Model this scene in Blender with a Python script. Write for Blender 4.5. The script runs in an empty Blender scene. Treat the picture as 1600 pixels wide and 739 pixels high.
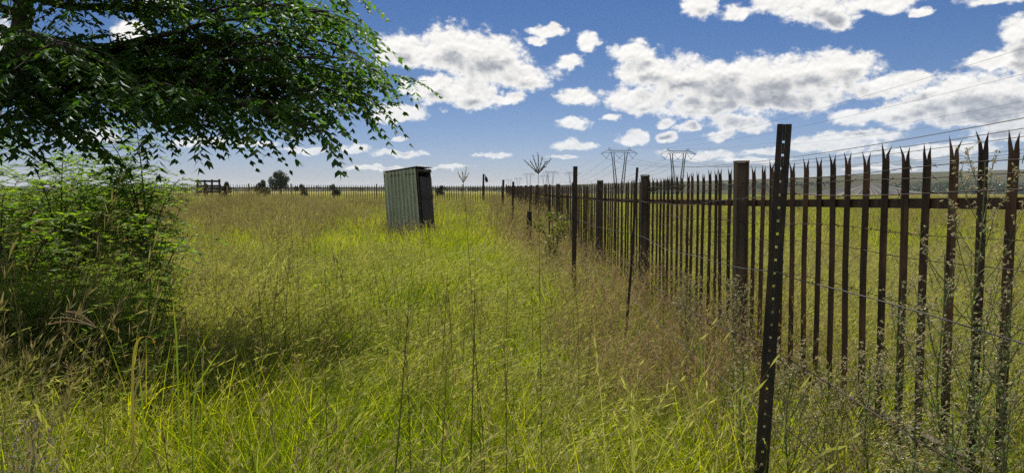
import bpy, math, random
import numpy as np
from mathutils import Vector, Matrix

S = bpy.context.scene
COL = S.collection
R = math.radians
rng = np.random.default_rng(7)
random.seed(7)

# ------------------------------------------------------------------ camera
F = 1155.6
CAMZ = 1.6
PITCH = math.atan(72.5 / F)
cam_d = bpy.data.cameras.new('camera')
cam_d.lens = 26.0; cam_d.sensor_width = 36.0; cam_d.sensor_fit = 'HORIZONTAL'
cam_d.clip_start = 0.05; cam_d.clip_end = 60000
cam = bpy.data.objects.new('camera', cam_d); COL.objects.link(cam)
cam.location = (0, 0, CAMZ); cam.rotation_euler = (R(90) - PITCH, 0, 0)
S.camera = cam

def at(px, py, D):
    """survey helper: sight line through a photo point, taken out to depth D metres"""
    a = (px - 800) / F; b = (369.5 - py) / F
    c, s = math.cos(PITCH), math.sin(PITCH)
    k = D / (c + b * s)
    return Vector((a * k, D, CAMZ + k * (-s + b * c)))

# ------------------------------------------------------------------ terrain height
def sstep(a, b, x):
    t = np.clip((x - a) / (b - a), 0, 1)
    return t * t * (3 - 2 * t)

def gz(x, y):
    x = np.asarray(x, float); y = np.asarray(y, float)
    z = -0.12 * sstep(1, 15, y) + 0.22 * sstep(22, 58, y) + 0.30 * sstep(-2, -16, x) * sstep(12, 55, y)
    right = sstep(-40, 120, x)
    z = z - 0.25 * sstep(60, 140, y) * right
    z = z - (5.0 * sstep(250, 800, y)) * right
    ridge_px = np.clip(x / np.maximum(y, 1) * F + 800, -4000, 5000)
    ys = np.interp(ridge_px, [-4000, 0, 800, 950, 1100, 1250, 1400, 1500, 1600, 2600, 5000],
                   [291, 292, 292, 287.5, 283.5, 278, 270.5, 267.5, 265, 262, 268])
    H = (297 - ys) / F * 2200
    t = sstep(900, 2200, y)
    z = z * (1 - t) + (H + 1.6) * t
    z = z + 1.5 * np.sin(x / 310.0 + 0.6) * sstep(1300, 2500, np.hypot(x, y)) * np.exp(-((y - 2200) / 1200.0) ** 2)
    z = np.where(y > 2300, z - (y - 2300) * 0.006, z)
    z = z + 0.03 * (np.sin(x * 1.3 + 1) * np.sin(y * 0.9)) * (1 - sstep(40, 90, np.hypot(x, y)))
    return z

def g1(x, y): return float(gz(x, y))

# ------------------------------------------------------------------ tiny node language
class NT:
    def __init__(s, tree): s.t = tree; s.k = 0
    def node(s, typ, ins=None, **props):
        n = s.t.nodes.new(typ)
        n.location = ((s.k % 30) * 170, -(s.k // 30) * 260); s.k += 1
        for k, v in props.items(): setattr(n, k, v)
        for k, v in (ins or {}).items(): s.put(n.inputs[k], v)
        return n
    def put(s, sock, v):
        if isinstance(v, E): s.t.links.new(v.s, sock)
        elif isinstance(v, bpy.types.NodeSocket): s.t.links.new(v, sock)
        else:
            if hasattr(sock.default_value, '__len__') and not hasattr(v, '__len__'): v = (v,) * len(sock.default_value)
            if hasattr(sock.default_value, '__len__') and len(sock.default_value) == 4 and len(v) == 3: v = (*v, 1)
            sock.default_value = v
    def math(s, op, a, b=0.0, c=0.0, clamp=False):
        n = s.node('ShaderNodeMath', operation=op, use_clamp=clamp)
        for i, v in enumerate((a, b, c)):
            if v is not None: s.put(n.inputs[i], v)
        return E(s, n.outputs[0])
    def vmath(s, op, a, b=None, c=None):
        n = s.node('ShaderNodeVectorMath', operation=op)
        for i, v in enumerate((a, b, c)):
            if v is not None: s.put(n.inputs[i], v)
        return E(s, n.outputs['Value'] if op in ('DOT_PRODUCT', 'LENGTH', 'DISTANCE') else n.outputs['Vector'])
    def comb(s, x, y, z=0.0):
        n = s.node('ShaderNodeCombineXYZ', {0: x, 1: y, 2: z}); return E(s, n.outputs[0])
    def sep(s, v):
        n = s.node('ShaderNodeSeparateXYZ', {0: v}); return [E(s, o) for o in n.outputs]
    def noise(s, v, scale, detail=4, rough=0.5, dist=0.0, col=False, dim='3D'):
        n = s.node('ShaderNodeTexNoise', {'Vector': v, 'Scale': scale, 'Detail': detail, 'Roughness': rough, 'Distortion': dist}, noise_dimensions=dim)
        return E(s, n.outputs[1 if col else 0])
    def ramp(s, f, stops, interp='LINEAR'):
        n = s.node('ShaderNodeValToRGB', {0: f}); r = n.color_ramp; r.interpolation = interp
        while len(r.elements) > 1: r.elements.remove(r.elements[-1])
        for i, (p, c) in enumerate(stops):
            e = r.elements[0] if i == 0 else r.elements.new(p)
            e.position = p; e.color = (*c, 1) if len(c) == 3 else c
        return E(s, n.outputs[0])
    def mix(s, f, a, b, mode='MIX'):
        n = s.node('ShaderNodeMix', data_type='RGBA', blend_type=mode)
        s.put(n.inputs[0], f); s.put(n.inputs[6], a); s.put(n.inputs[7], b)
        return E(s, n.outputs[2])
    def smooth(s, x, a, b):
        n = s.node('ShaderNodeMapRange', interpolation_type='SMOOTHSTEP')
        s.put(n.inputs[0], x); n.inputs[1].default_value = a; n.inputs[2].default_value = b
        return E(s, n.outputs[0])
class E:
    def __init__(s, nt, sock): s.n = nt; s.s = sock
    def __add__(s, o): return s.n.math('ADD', s, o)
    def __radd__(s, o): return s.n.math('ADD', s, o)
    def __sub__(s, o): return s.n.math('SUBTRACT', s, o)
    def __rsub__(s, o): return s.n.math('SUBTRACT', o, s)
    def __mul__(s, o): return s.n.math('MULTIPLY', s, o)
    def __rmul__(s, o): return s.n.math('MULTIPLY', s, o)
    def __truediv__(s, o): return s.n.math('DIVIDE', s, o)

def new_mat(name):
    m = bpy.data.materials.new(name); m.use_nodes = True
    m.node_tree.nodes.clear()
    nt = NT(m.node_tree)
    out = nt.node('ShaderNodeOutputMaterial')
    return m, nt, out

def pos(nt): return E(nt, nt.node('ShaderNodeNewGeometry').outputs['Position'])
def objco(nt): return E(nt, nt.node('ShaderNodeTexCoord').outputs['Object'])

def surf_mat(name, stops, scale=8, rough=0.8, metal=0.0, bump=0.2, detail=6, stretch=(1, 1, 1), spec=0.3, rough_var=0.1, own=False):
    m, nt, out = new_mat(name)
    v = nt.vmath('MULTIPLY', pos(nt) if own else objco(nt), stretch)
    f = nt.noise(v, scale, detail, 0.62)
    if own:
        f = f + (E(nt, nt.node('ShaderNodeObjectInfo').outputs['Random']) - 0.5) * 0.16 + (nt.noise(pos(nt), 2.2, 2, 0.5) - 0.5) * 0.3
    c = nt.ramp(f, stops)
    f2 = nt.noise(v, scale * 6, 3, 0.6)
    b = nt.node('ShaderNodeBsdfPrincipled', {'Base Color': c, 'Roughness': rough + (f2 - 0.5) * rough_var * 2, 'Metallic': metal, 'Specular IOR Level': spec})
    if bump:
        bn = nt.node('ShaderNodeBump', {'Strength': bump, 'Distance': 0.01, 'Height': f2})
        nt.t.links.new(bn.outputs[0], b.inputs['Normal'])
    nt.t.links.new(b.outputs[0], out.inputs[0])
    return m

def leaf_shader(nt, out, col, tcol, trans=0.45, gloss=0.06, grough=0.4):
    d = nt.node('ShaderNodeBsdfDiffuse', {'Color': col})
    t = nt.node('ShaderNodeBsdfTranslucent', {'Color': tcol})
    m1 = nt.node('ShaderNodeMixShader', {0: trans, 1: d.outputs[0], 2: t.outputs[0]})
    g = nt.node('ShaderNodeBsdfAnisotropic', {'Color': (0.9, 0.95, 1.0), 'Roughness': grough})
    m2 = nt.node('ShaderNodeMixShader', {0: gloss, 1: m1.outputs[0], 2: g.outputs[0]})
    nt.t.links.new(m2.outputs[0], out.inputs[0])

def leaf_mat(name, stops, tmul=(1.25, 1.3, 0.7), trans=0.45, gloss=0.06, grough=0.4, scale=3.0):
    m, nt, out = new_mat(name)
    p = pos(nt)
    ri = E(nt, nt.node('ShaderNodeNewGeometry').outputs['Random Per Island'])
    f = nt.noise(p, scale, 3, 0.6) * 0.55 + ri * 0.45
    c = nt.ramp(f, stops)
    tc = nt.vmath('MULTIPLY', c, tmul)
    leaf_shader(nt, out, c, tc, trans, gloss, grough)
    return m

def grass_mat(name, stops, tip, tmul=(1.35, 1.25, 0.6), trans=0.5, gloss=0.03, patch=0.35, tipmix=0.6, base=(0.09, 0.075, 0.03)):
    m, nt, out = new_mat(name)
    p = pos(nt)
    rnd = E(nt, nt.node('ShaderNodeObjectInfo').outputs['Random'])
    ri = E(nt, nt.node('ShaderNodeNewGeometry').outputs['Random Per Island'])
    big = nt.noise(p, patch, 3, 0.55)
    f = nt.math('ADD', (big - 0.5) * 1.5 + 0.5, (rnd - 0.5) * 0.62 + (ri - 0.5) * 0.5)
    c = nt.ramp(f, stops)
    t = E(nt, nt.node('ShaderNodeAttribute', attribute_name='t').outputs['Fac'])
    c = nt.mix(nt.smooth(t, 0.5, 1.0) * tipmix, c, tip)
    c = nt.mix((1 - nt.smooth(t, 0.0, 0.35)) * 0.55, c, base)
    tc = nt.vmath('MULTIPLY', c, tmul)
    leaf_shader(nt, out, c, tc, trans, gloss, 0.42)
    return m

# ------------------------------------------------------------------ mesh helpers
class MB:
    def __init__(s): s.v = []; s.f = []; s.m = []; s.nv = 0; s.ta = []
    def add(s, V, Fs, mat=0, t=None):
        V = np.asarray(V, float).reshape(-1, 3)
        s.v.append(V); o = s.nv
        for f in Fs: s.f.append([i + o for i in f])
        s.m += [mat] * len(Fs); s.nv += len(V)
        s.ta.append(np.zeros(len(V)) if t is None else np.asarray(t, float))
        return s
    def box(s, x0, x1, y0, y1, z0, z1, mat=0, M=None):
        V = np.array([[x, y, z] for z in (z0, z1) for y in (y0, y1) for x in (x0, x1)])
        if M is not None: V = np.array([list(M @ Vector(p)) for p in V])
        return s.add(V, [[0, 2, 3, 1], [4, 5, 7, 6], [0, 1, 5, 4], [2, 6, 7, 3], [0, 4, 6, 2], [1, 3, 7, 5]], mat)
    def tube(s, P, r, n=6, mat=0, cap=True, t=None):
        P = np.asarray(P, float); k = len(P)
        r = np.broadcast_to(np.asarray(r, float), (k,))
        T = np.gradient(P, axis=0); T /= np.linalg.norm(T, axis=1)[:, None] + 1e-12
        ref = np.array([0.0, 0, 1]) if abs(T[0][2]) < 0.9 else np.array([1.0, 0, 0])
        A = np.cross(T, ref); A /= np.linalg.norm(A, axis=1)[:, None] + 1e-12
        B = np.cross(T, A)
        ang = np.arange(n) * 2 * math.pi / n
        V = P[:, None, :] + r[:, None, None] * (np.cos(ang)[None, :, None] * A[:, None, :] + np.sin(ang)[None, :, None] * B[:, None, :])
        Fs = []
        for i in range(k - 1):
            for j in range(n):
                j2 = (j + 1) % n
                Fs.append([i * n + j, i * n + j2, (i + 1) * n + j2, (i + 1) * n + j])
        if cap:
            Fs.append(list(range(n))[::-1]); Fs.append([(k - 1) * n + j for j in range(n)])
        tt = None if t is None else np.repeat(np.asarray(t, float), n)
        return s.add(V.reshape(-1, 3), Fs, mat, tt)
    def bar(s, a, b, r, n=4, mat=0): return s.tube([a, b], r, n, mat)
    def build(s, name, mats, parent=None, link=True, smooth=False):
        me = bpy.data.meshes.new(name)
        V = np.concatenate(s.v) if s.v else np.zeros((0, 3))
        me.from_pydata(V.tolist(), [], s.f)
        for m in (mats if isinstance(mats, (list, tuple)) else [mats]): me.materials.append(m)
        me.polygons.foreach_set('material_index', s.m)
        a = me.attributes.new('t', 'FLOAT', 'POINT'); a.data.foreach_set('value', np.concatenate(s.ta) if s.ta else [])
        if smooth: me.polygons.foreach_set('use_smooth', [True] * len(me.polygons))
        me.update()
        o = bpy.data.objects.new(name, me)
        if link: COL.objects.link(o)
        if parent is not None: o.parent = parent
        return o

def thing(name, label, cat, loc=(0, 0, 0), rot=(0, 0, 0), group=None):
    o = bpy.data.objects.new(name, None); COL.objects.link(o)
    o.empty_display_size = 0.2
    o.location = loc; o.rotation_euler = rot
    return tag(o, label, cat, group)
def tag(o, label=None, cat=None, group=None, kind=None):
    if label: o['label'] = label
    if cat: o['category'] = cat
    if group: o['group'] = group
    if kind: o['kind'] = kind
    return o
def link_copy(o, parent=None, loc=None, rot=None):
    c = o.copy(); COL.objects.link(c)
    if parent is not None: c.parent = parent
    if loc is not None: c.location = loc
    if rot is not None: c.rotation_euler = rot
    return c

# ------------------------------------------------------------------ world: sky + clouds
SUN_AZ, SUN_EL = R(3), R(57)
W = bpy.data.worlds.new('World'); S.world = W; W.use_nodes = True
W.node_tree.nodes.clear()
nt = NT(W.node_tree)
wout = nt.node('ShaderNodeOutputWorld')
sky = nt.node('ShaderNodeTexSky', sky_type='NISHITA', sun_disc=False)
sky.sun_elevation = SUN_EL; sky.sun_rotation = SUN_AZ
sky.altitude = 1500; sky.air_density = 1.0; sky.dust_density = 0.6; sky.ozone_density = 2.2
skyc = E(nt, sky.outputs[0])
hs = nt.node('ShaderNodeHueSaturation', {'Saturation': 1.30, 'Value': 0.355, 'Color': skyc})
skyc = nt.vmath('MULTIPLY', E(nt, hs.outputs[0]), (1.08, 0.99, 1.16))
dirv0 = E(nt, nt.node('ShaderNodeTexCoord').outputs['Generated'])
hz_ = nt.smooth(nt.sep(dirv0)[2], 0.0, 0.16)
skyc = nt.vmath('MULTIPLY', skyc, nt.mix(hz_, (0.90, 0.99, 1.16), (1.0, 1.0, 1.0)))
dirv = E(nt, nt.node('ShaderNodeTexCoord').outputs['Generated'])
dx, dy, dz = nt.sep(dirv)
K = 1155.0
U = nt.math('ARCTAN2', dx, dy) * K
hyp = nt.math('SQRT', dx * dx + dy * dy)
V = nt.math('DIVIDE', dz, nt.math('MAXIMUM', hyp, 0.02)) * K
BL = """625 78 45 26;700 82 50 40;762 95 68 42;820 120 50 20;632 135 11 12;684 140 42 22;735 148 46 26;790 153 34 9
622 178 42 15;626 218 15 4;552 231 22 7;618 241 44 5;770 243 26 5;858 47 30 9;838 62 13 6;918 64 19 13;890 97 26 12
988 80 38 16;1012 112 48 28;1070 125 64 34;1000 158 60 20;903 152 42 12;1135 130 74 38;1205 128 64 38;1272 118 62 34
1322 112 46 28;1375 136 42 16;1428 126 36 13;1225 158 90 20;1105 168 88 20;898 192 28 12;990 215 28 10;1045 214 17 9
903 226 36 8;1158 195 44 15;1345 182 44 12;1408 176 44 20;1455 160 52 28;1515 148 52 32;1572 156 60 34;1525 182 80 14
1095 8 28 20;1148 20 22 11;1218 6 56 16;1288 14 50 24;1312 34 26 14;1375 4 46 14;1438 18 16 6;1562 0 46 8
1598 50 24 20;1555 96 38 11;1598 90 32 24;1290 228 70 10;1200 236 30 5;1090 243 70 7;1075 198 20 7;1420 238 70 7
205 52 24 18;245 0 36 22;310 222 44 8;400 224 34 6;140 212 44 10;60 130 50 20;-60 60 70 36;1700 60 70 40;1750 170 90 30
1330 215 60 9;1480 232 60 8;1575 205 50 12;1120 212 24 7;960 186 18 6;1180 252 60 5;700 262 40 4;880 246 30 4;1380 262 60 4;480 236 40 5;590 262 50 4;1040 192 16 6"""
blobs = []
for tok in BL.replace('\n', ';').split(';'):
    px, py, a, b = map(float, tok.split())
    p = at(px, py, 100.0); d = p - Vector((0, 0, CAMZ))
    blobs.append((math.atan2(d.x, d.y) * K, d.z / math.hypot(d.x, d.y) * K, a * 1.10, b * 1.16))
P0 = nt.comb(U, V, 0.0)
wc = nt.noise(nt.vmath('MULTIPLY', P0, (1 / 48, 1 / 34, 0)), 1.0, 3, 0.55, col=True, dim='2D')
wv = nt.vmath('MULTIPLY', nt.vmath('SUBTRACT', wc, (0.5, 0.5, 0.5)), (34, 22, 0))
PW = nt.vmath('ADD', P0, wv)
def field(pv):
    acc = None
    for (u0, v0, a, b) in blobs:
        q = nt.vmath('MULTIPLY_ADD', pv, (1 / a, 1 / b, 0), (-u0 / a, -v0 / b, 0))
        r = nt.vmath('LENGTH', q)
        acc = r if acc is None else nt.math('SMOOTH_MIN', acc, r, 0.35)
    return 1.0 - acc
def generic(pv):  # unseen clouds outside the view, made denser to add fill light
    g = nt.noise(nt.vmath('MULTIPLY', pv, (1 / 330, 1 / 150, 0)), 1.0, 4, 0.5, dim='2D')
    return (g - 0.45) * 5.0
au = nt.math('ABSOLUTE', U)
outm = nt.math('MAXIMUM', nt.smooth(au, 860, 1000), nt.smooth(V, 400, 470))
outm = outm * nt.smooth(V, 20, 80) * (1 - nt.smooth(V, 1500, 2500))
def puffs(pv):
    wob = nt.vmath('MULTIPLY', nt.vmath('SUBTRACT', nt.noise(nt.vmath('MULTIPLY', pv, (1 / 16, 1 / 13, 0)), 1.0, 3, 0.6, col=True, dim='2D'), (0.5, 0.5, 0.5)), (10, 8, 0))
    vn = nt.node('ShaderNodeTexVoronoi', {'Vector': nt.vmath('MULTIPLY', nt.vmath('ADD', pv, wob), (1 / 27, 1 / 20, 0)), 'Scale': 1.0, 'Detail': 2.2, 'Roughness': 0.55, 'Lacunarity': 2.3}, voronoi_dimensions='2D', feature='F1', normalize=True)
    return 0.78 - E(nt, vn.outputs['Distance']) * 1.15
fbm = nt.noise(nt.vmath('MULTIPLY', P0, (1 / 26, 1 / 21, 0)), 1.0, 8, 0.62, dim='2D')
pf0 = puffs(P0)
nfine = pf0 * 0.55 + fbm * 0.5 - 0.02
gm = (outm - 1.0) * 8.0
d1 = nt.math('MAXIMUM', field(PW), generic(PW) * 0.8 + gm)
SH = 20.0
PU = nt.vmath('ADD', PW, (-3.0, SH, 0))
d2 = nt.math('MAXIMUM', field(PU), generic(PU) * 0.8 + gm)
P0u = nt.vmath('ADD', P0, (-1.2, 4.5, 0))
nfu = puffs(P0u) * 0.55 + nt.noise(nt.vmath('MULTIPLY', P0u, (1 / 26, 1 / 21, 0)), 1.0, 5, 0.6, dim='2D') * 0.5 - 0.02
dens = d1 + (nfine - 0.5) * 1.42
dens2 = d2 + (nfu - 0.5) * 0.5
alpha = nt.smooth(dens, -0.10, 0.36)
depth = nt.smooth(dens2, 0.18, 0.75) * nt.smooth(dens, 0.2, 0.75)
relief = nt.math('MULTIPLY', nfine - nfu, 0.65)
lum = nt.math('ADD', 1.0 - depth * 0.50, relief)  # sunlit cloud tops and shaded bases are put into the cloud colour
lum = nt.math('MINIMUM', nt.math('MAXIMUM', lum, 0.28), 1.12)
lowf = nt.smooth(V, 10, 170)
ccol = nt.mix(nt.smooth(lum, 0.3, 0.95), (0.80, 0.86, 0.97), (1.0, 0.985, 0.95))
CL = 6.2
cl = nt.vmath('MULTIPLY', ccol, nt.comb(lum, lum, lum))
cl = nt.vmath('MULTIPLY', cl, (CL, CL, CL))
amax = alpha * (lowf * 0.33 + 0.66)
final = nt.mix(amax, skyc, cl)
bg = nt.node('ShaderNodeBackground', {'Color': final, 'Strength': 0.1})
nt.t.links.new(bg.outputs[0], wout.inputs[0])
W.cycles.sampling_method = 'MANUAL'; W.cycles.sample_map_resolution = 512

sun_d = bpy.data.lights.new('sun', 'SUN'); sun_d.energy = 5.0; sun_d.angle = R(0.5); sun_d.color = (1.0, 0.95, 0.86)
sun = bpy.data.objects.new('sun', sun_d); COL.objects.link(sun)
sdir = Vector((math.sin(SUN_AZ) * math.cos(SUN_EL), math.cos(SUN_AZ) * math.cos(SUN_EL), math.sin(SUN_EL)))
sun.rotation_euler = (-sdir).to_track_quat('-Z', 'Y').to_euler()
sun.location = sdir * 50

# ------------------------------------------------------------------ ground
def axis(fine, step, far, n):
    a = np.arange(0, fine + 1e-6, step); b = np.geomspace(fine * 1.03, far, n)
    h = np.concatenate([a, b]); return np.concatenate([-h[:0:-1], h])
gx = axis(64, 1.0, 14000, 70); gy = axis(64, 1.0, 14000, 70)
GX, GY = np.meshgrid(gx, gy)
GZ = gz(GX, GY)
nx, ny = len(gx), len(gy)
me = bpy.data.meshes.new('ground')
idx = np.arange(nx * ny).reshape(ny, nx)
quads = np.stack([idx[:-1, :-1], idx[:-1, 1:], idx[1:, 1:], idx[1:, :-1]], -1).reshape(-1, 4)
me.from_pydata(np.stack([GX, GY, GZ], -1).reshape(-1, 3).tolist(), [], quads.tolist())
me.polygons.foreach_set('use_smooth', [True] * len(me.polygons))
ground = bpy.data.objects.new('ground', me); COL.objects.link(ground)
tag(ground, kind='structure')
m, nt, out = new_mat('ground_soil_and_fields')
p = pos(nt); X_, Y_, Z_ = nt.sep(p)
near = nt.ramp(nt.noise(p, 3.0, 6, 0.6), [(0.3, (0.035, 0.035, 0.012)), (0.55, (0.075, 0.07, 0.025)), (0.75, (0.13, 0.105, 0.05))])
mead = nt.ramp(nt.noise(nt.vmath('MULTIPLY', p, (0.05, 0.012, 0.0)), 1.0, 7, 0.6), [(0.3, (0.10, 0.115, 0.03)), (0.5, (0.19, 0.175, 0.06)), (0.7, (0.25, 0.21, 0.09))])
vor = nt.node('ShaderNodeTexVoronoi', {'Vector': nt.vmath('ADD', nt.vmath('MULTIPLY', p, (1 / 900, 1 / 260, 0)), (0.33, 0.1, 0)), 'Scale': 1.0, 'Randomness': 0.8}, voronoi_dimensions='2D')
vc = nt.sep(E(nt, vor.outputs['Color']))[0]
fld = nt.ramp(vc, [(0.0, (0.125, 0.105, 0.048)), (0.2, (0.05, 0.07, 0.026)), (0.38, (0.16, 0.13, 0.07)), (0.58, (0.09, 0.088, 0.04)), (0.76, (0.036, 0.055, 0.02)), (0.9, (0.14, 0.12, 0.06))], 'CONSTANT')
fn = nt.noise(nt.vmath('MULTIPLY', p, (0.004, 0.016, 0.0)), 1.0, 8, 0.66)
fld = nt.mix(0.55, fld, nt.ramp(fn, [(0.35, (0.045, 0.055, 0.022)), (0.5, (0.10, 0.09, 0.04)), (0.65, (0.16, 0.135, 0.07))]))
fld = nt.vmath('MULTIPLY', fld, (0.42, 0.47, 0.50))
crop = nt.smooth(Y_, 150, 180) * (1 - nt.smooth(Y_, 700, 780)) * nt.smooth(X_ - Y_ * 0.1, 0, 6) * (1 - nt.smooth(X_ / nt.math('MAXIMUM', Y_, 1.0), 0.37, 0.40))
dist = nt.math('SQRT', X_ * X_ + Y_ * Y_)
c = nt.mix(nt.smooth(dist, 40, 120), near, mead)
c = nt.mix(nt.smooth(dist, 600, 850), c, fld)
cropc = nt.ramp(nt.noise(nt.vmath('MULTIPLY', p, (0.02, 0.01, 0.0)), 1.0, 5, 0.6), [(0.3, (0.045, 0.13, 0.02)), (0.7, (0.09, 0.18, 0.03))])
c = nt.mix(crop, c, cropc)
b = nt.node('ShaderNodeBsdfDiffuse', {'Color': c})
nt.t.links.new(b.outputs[0], out.inputs[0])
me.materials.append(m)

# ------------------------------------------------------------------ metals, woods
M = {}
M['rust'] = surf_mat('rusty_dark_steel', [(0.3, (0.03, 0.02, 0.014)), (0.5, (0.07, 0.043, 0.029)), (0.7, (0.15, 0.08, 0.045))], 14, 0.7, 0.1, 0.35, stretch=(1, 1, 0.25), own=True)
M['postrust'] = surf_mat('weathered_brown_post_steel', [(0.3, (0.07, 0.055, 0.042)), (0.55, (0.135, 0.10, 0.073)), (0.75, (0.22, 0.15, 0.105))], 10, 0.8, 0.1, 0.3, stretch=(1, 1, 0.2), own=True)
M['cap'] = surf_mat('bare_post_top', [(0.3, (0.2, 0.14, 0.1)), (0.7, (0.42, 0.33, 0.25))], 20, 0.7, 0.0, 0.2)
M['black'] = surf_mat('tarred_black_steel', [(0.3, (0.014, 0.012, 0.011)), (0.52, (0.030, 0.025, 0.021)), (0.66, (0.06, 0.038, 0.026)), (0.8, (0.11, 0.07, 0.048))], 22, 0.6, 0.1, 0.4, stretch=(1, 1, 0.35), own=True)
M['galv'] = surf_mat('galvanised_wire', [(0.3, (0.06, 0.058, 0.055)), (0.7, (0.12, 0.115, 0.11))], 30, 0.8, 0.0, 0.0, spec=.15)
M['oldwire'] = surf_mat('rusty_wire', [(0.3, (0.03, 0.02, 0.015)), (0.7, (0.085, 0.06, 0.045))], 30, 0.7, 0.3, 0.0)
M['wood'] = surf_mat('weathered_dark_timber', [(0.3, (0.025, 0.02, 0.015)), (0.6, (0.06, 0.047, 0.035)), (0.8, (0.12, 0.1, 0.08))], 9, 0.9, 0, 0.4, stretch=(1, 1, 0.15))
M['pylon'] = surf_mat('grey_pylon_steel', [(0.3, (0.035, 0.04, 0.045)), (0.7, (0.07, 0.075, 0.08))], 0.5, 0.7, 0.1, 0)
M['cable'] = surf_mat('dull_aluminium_cable', [(0.3, (0.03, 0.033, 0.036)), (0.7, (0.06, 0.063, 0.066))], 1, 0.6, 0.1, 0)
M['glassins'] = surf_mat('dark_insulator_glass', [(0.3, (0.04, 0.05, 0.05)), (0.7, (0.08, 0.09, 0.09))], 1, 0.3, 0, 0)

# ------------------------------------------------------------------ palisade fences
def pale_mesh(seed):
    r = random.Random(seed)
    mb = MB()
    w, dp, th = 0.027, 0.012, 0.003
    prof = [(-w, 0), (-w * 0.52, dp), (0, dp * 0.25), (w * 0.52, dp), (w, 0)]
    back = [(a * 0.97, b - th * 1.5) for a, b in prof][::-1]
    poly = prof + back
    n = len(poly); zt = 1.735
    zs = [0.05, 0.6, 1.2, zt]
    bend = [0, r.uniform(-.006, .006), r.uniform(-.006, .006), 0]
    Vv = [(a, b + bend[k], z) for k, z in enumerate(zs) for a, b in poly]
    Fs = [[k * n + j, k * n + (j + 1) % n, (k + 1) * n + (j + 1) % n, (k + 1) * n + j] for k in range(len(zs) - 1) for j in range(n)]
    Fs += [list(range(n))[::-1]]
    mb.add(Vv, Fs)
    for sgn, h in ((-1, r.uniform(.082, .10)), (1, r.uniform(.098, .12))):
        ids = [0, 1, 2, 7, 8, 9] if sgn < 0 else [2, 3, 4, 5, 6, 7]
        base = [(*poly[i], zt) for i in ids]
        mid = [(x * 0.62 + sgn * (w * 0.40), y * 0.7 + 0.003, zt + h * 0.45) for x, y, z in base]
        tip = (sgn * (w + r.uniform(-.002, .016)), r.uniform(-.012, .016), zt + h)
        k = len(base)
        Fs = [[j, (j + 1) % k, k + (j + 1) % k, k + j] for j in range(k)] + [[k + j, k + (j + 1) % k, 2 * k] for j in range(k)]
        mb.add(base + mid + [tip], Fs)
    return mb
pale_src = [pale_mesh(s).build('pale', M['rust'], link=False) for s in range(5)]

def fence_run(root, P, bay, spacing, rail_z, part_cap, near_first=True):
    """P(s) -> (x, y, ground z offset) along the run; posts every bay, rails between, a pale every spacing"""
    def frame(s):
        a, b2 = Vector(P(s)), Vector(P(s + 0.1)); t = (b2 - a); t.z = 0; t.normalize(); return a, t
    return frame

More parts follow.
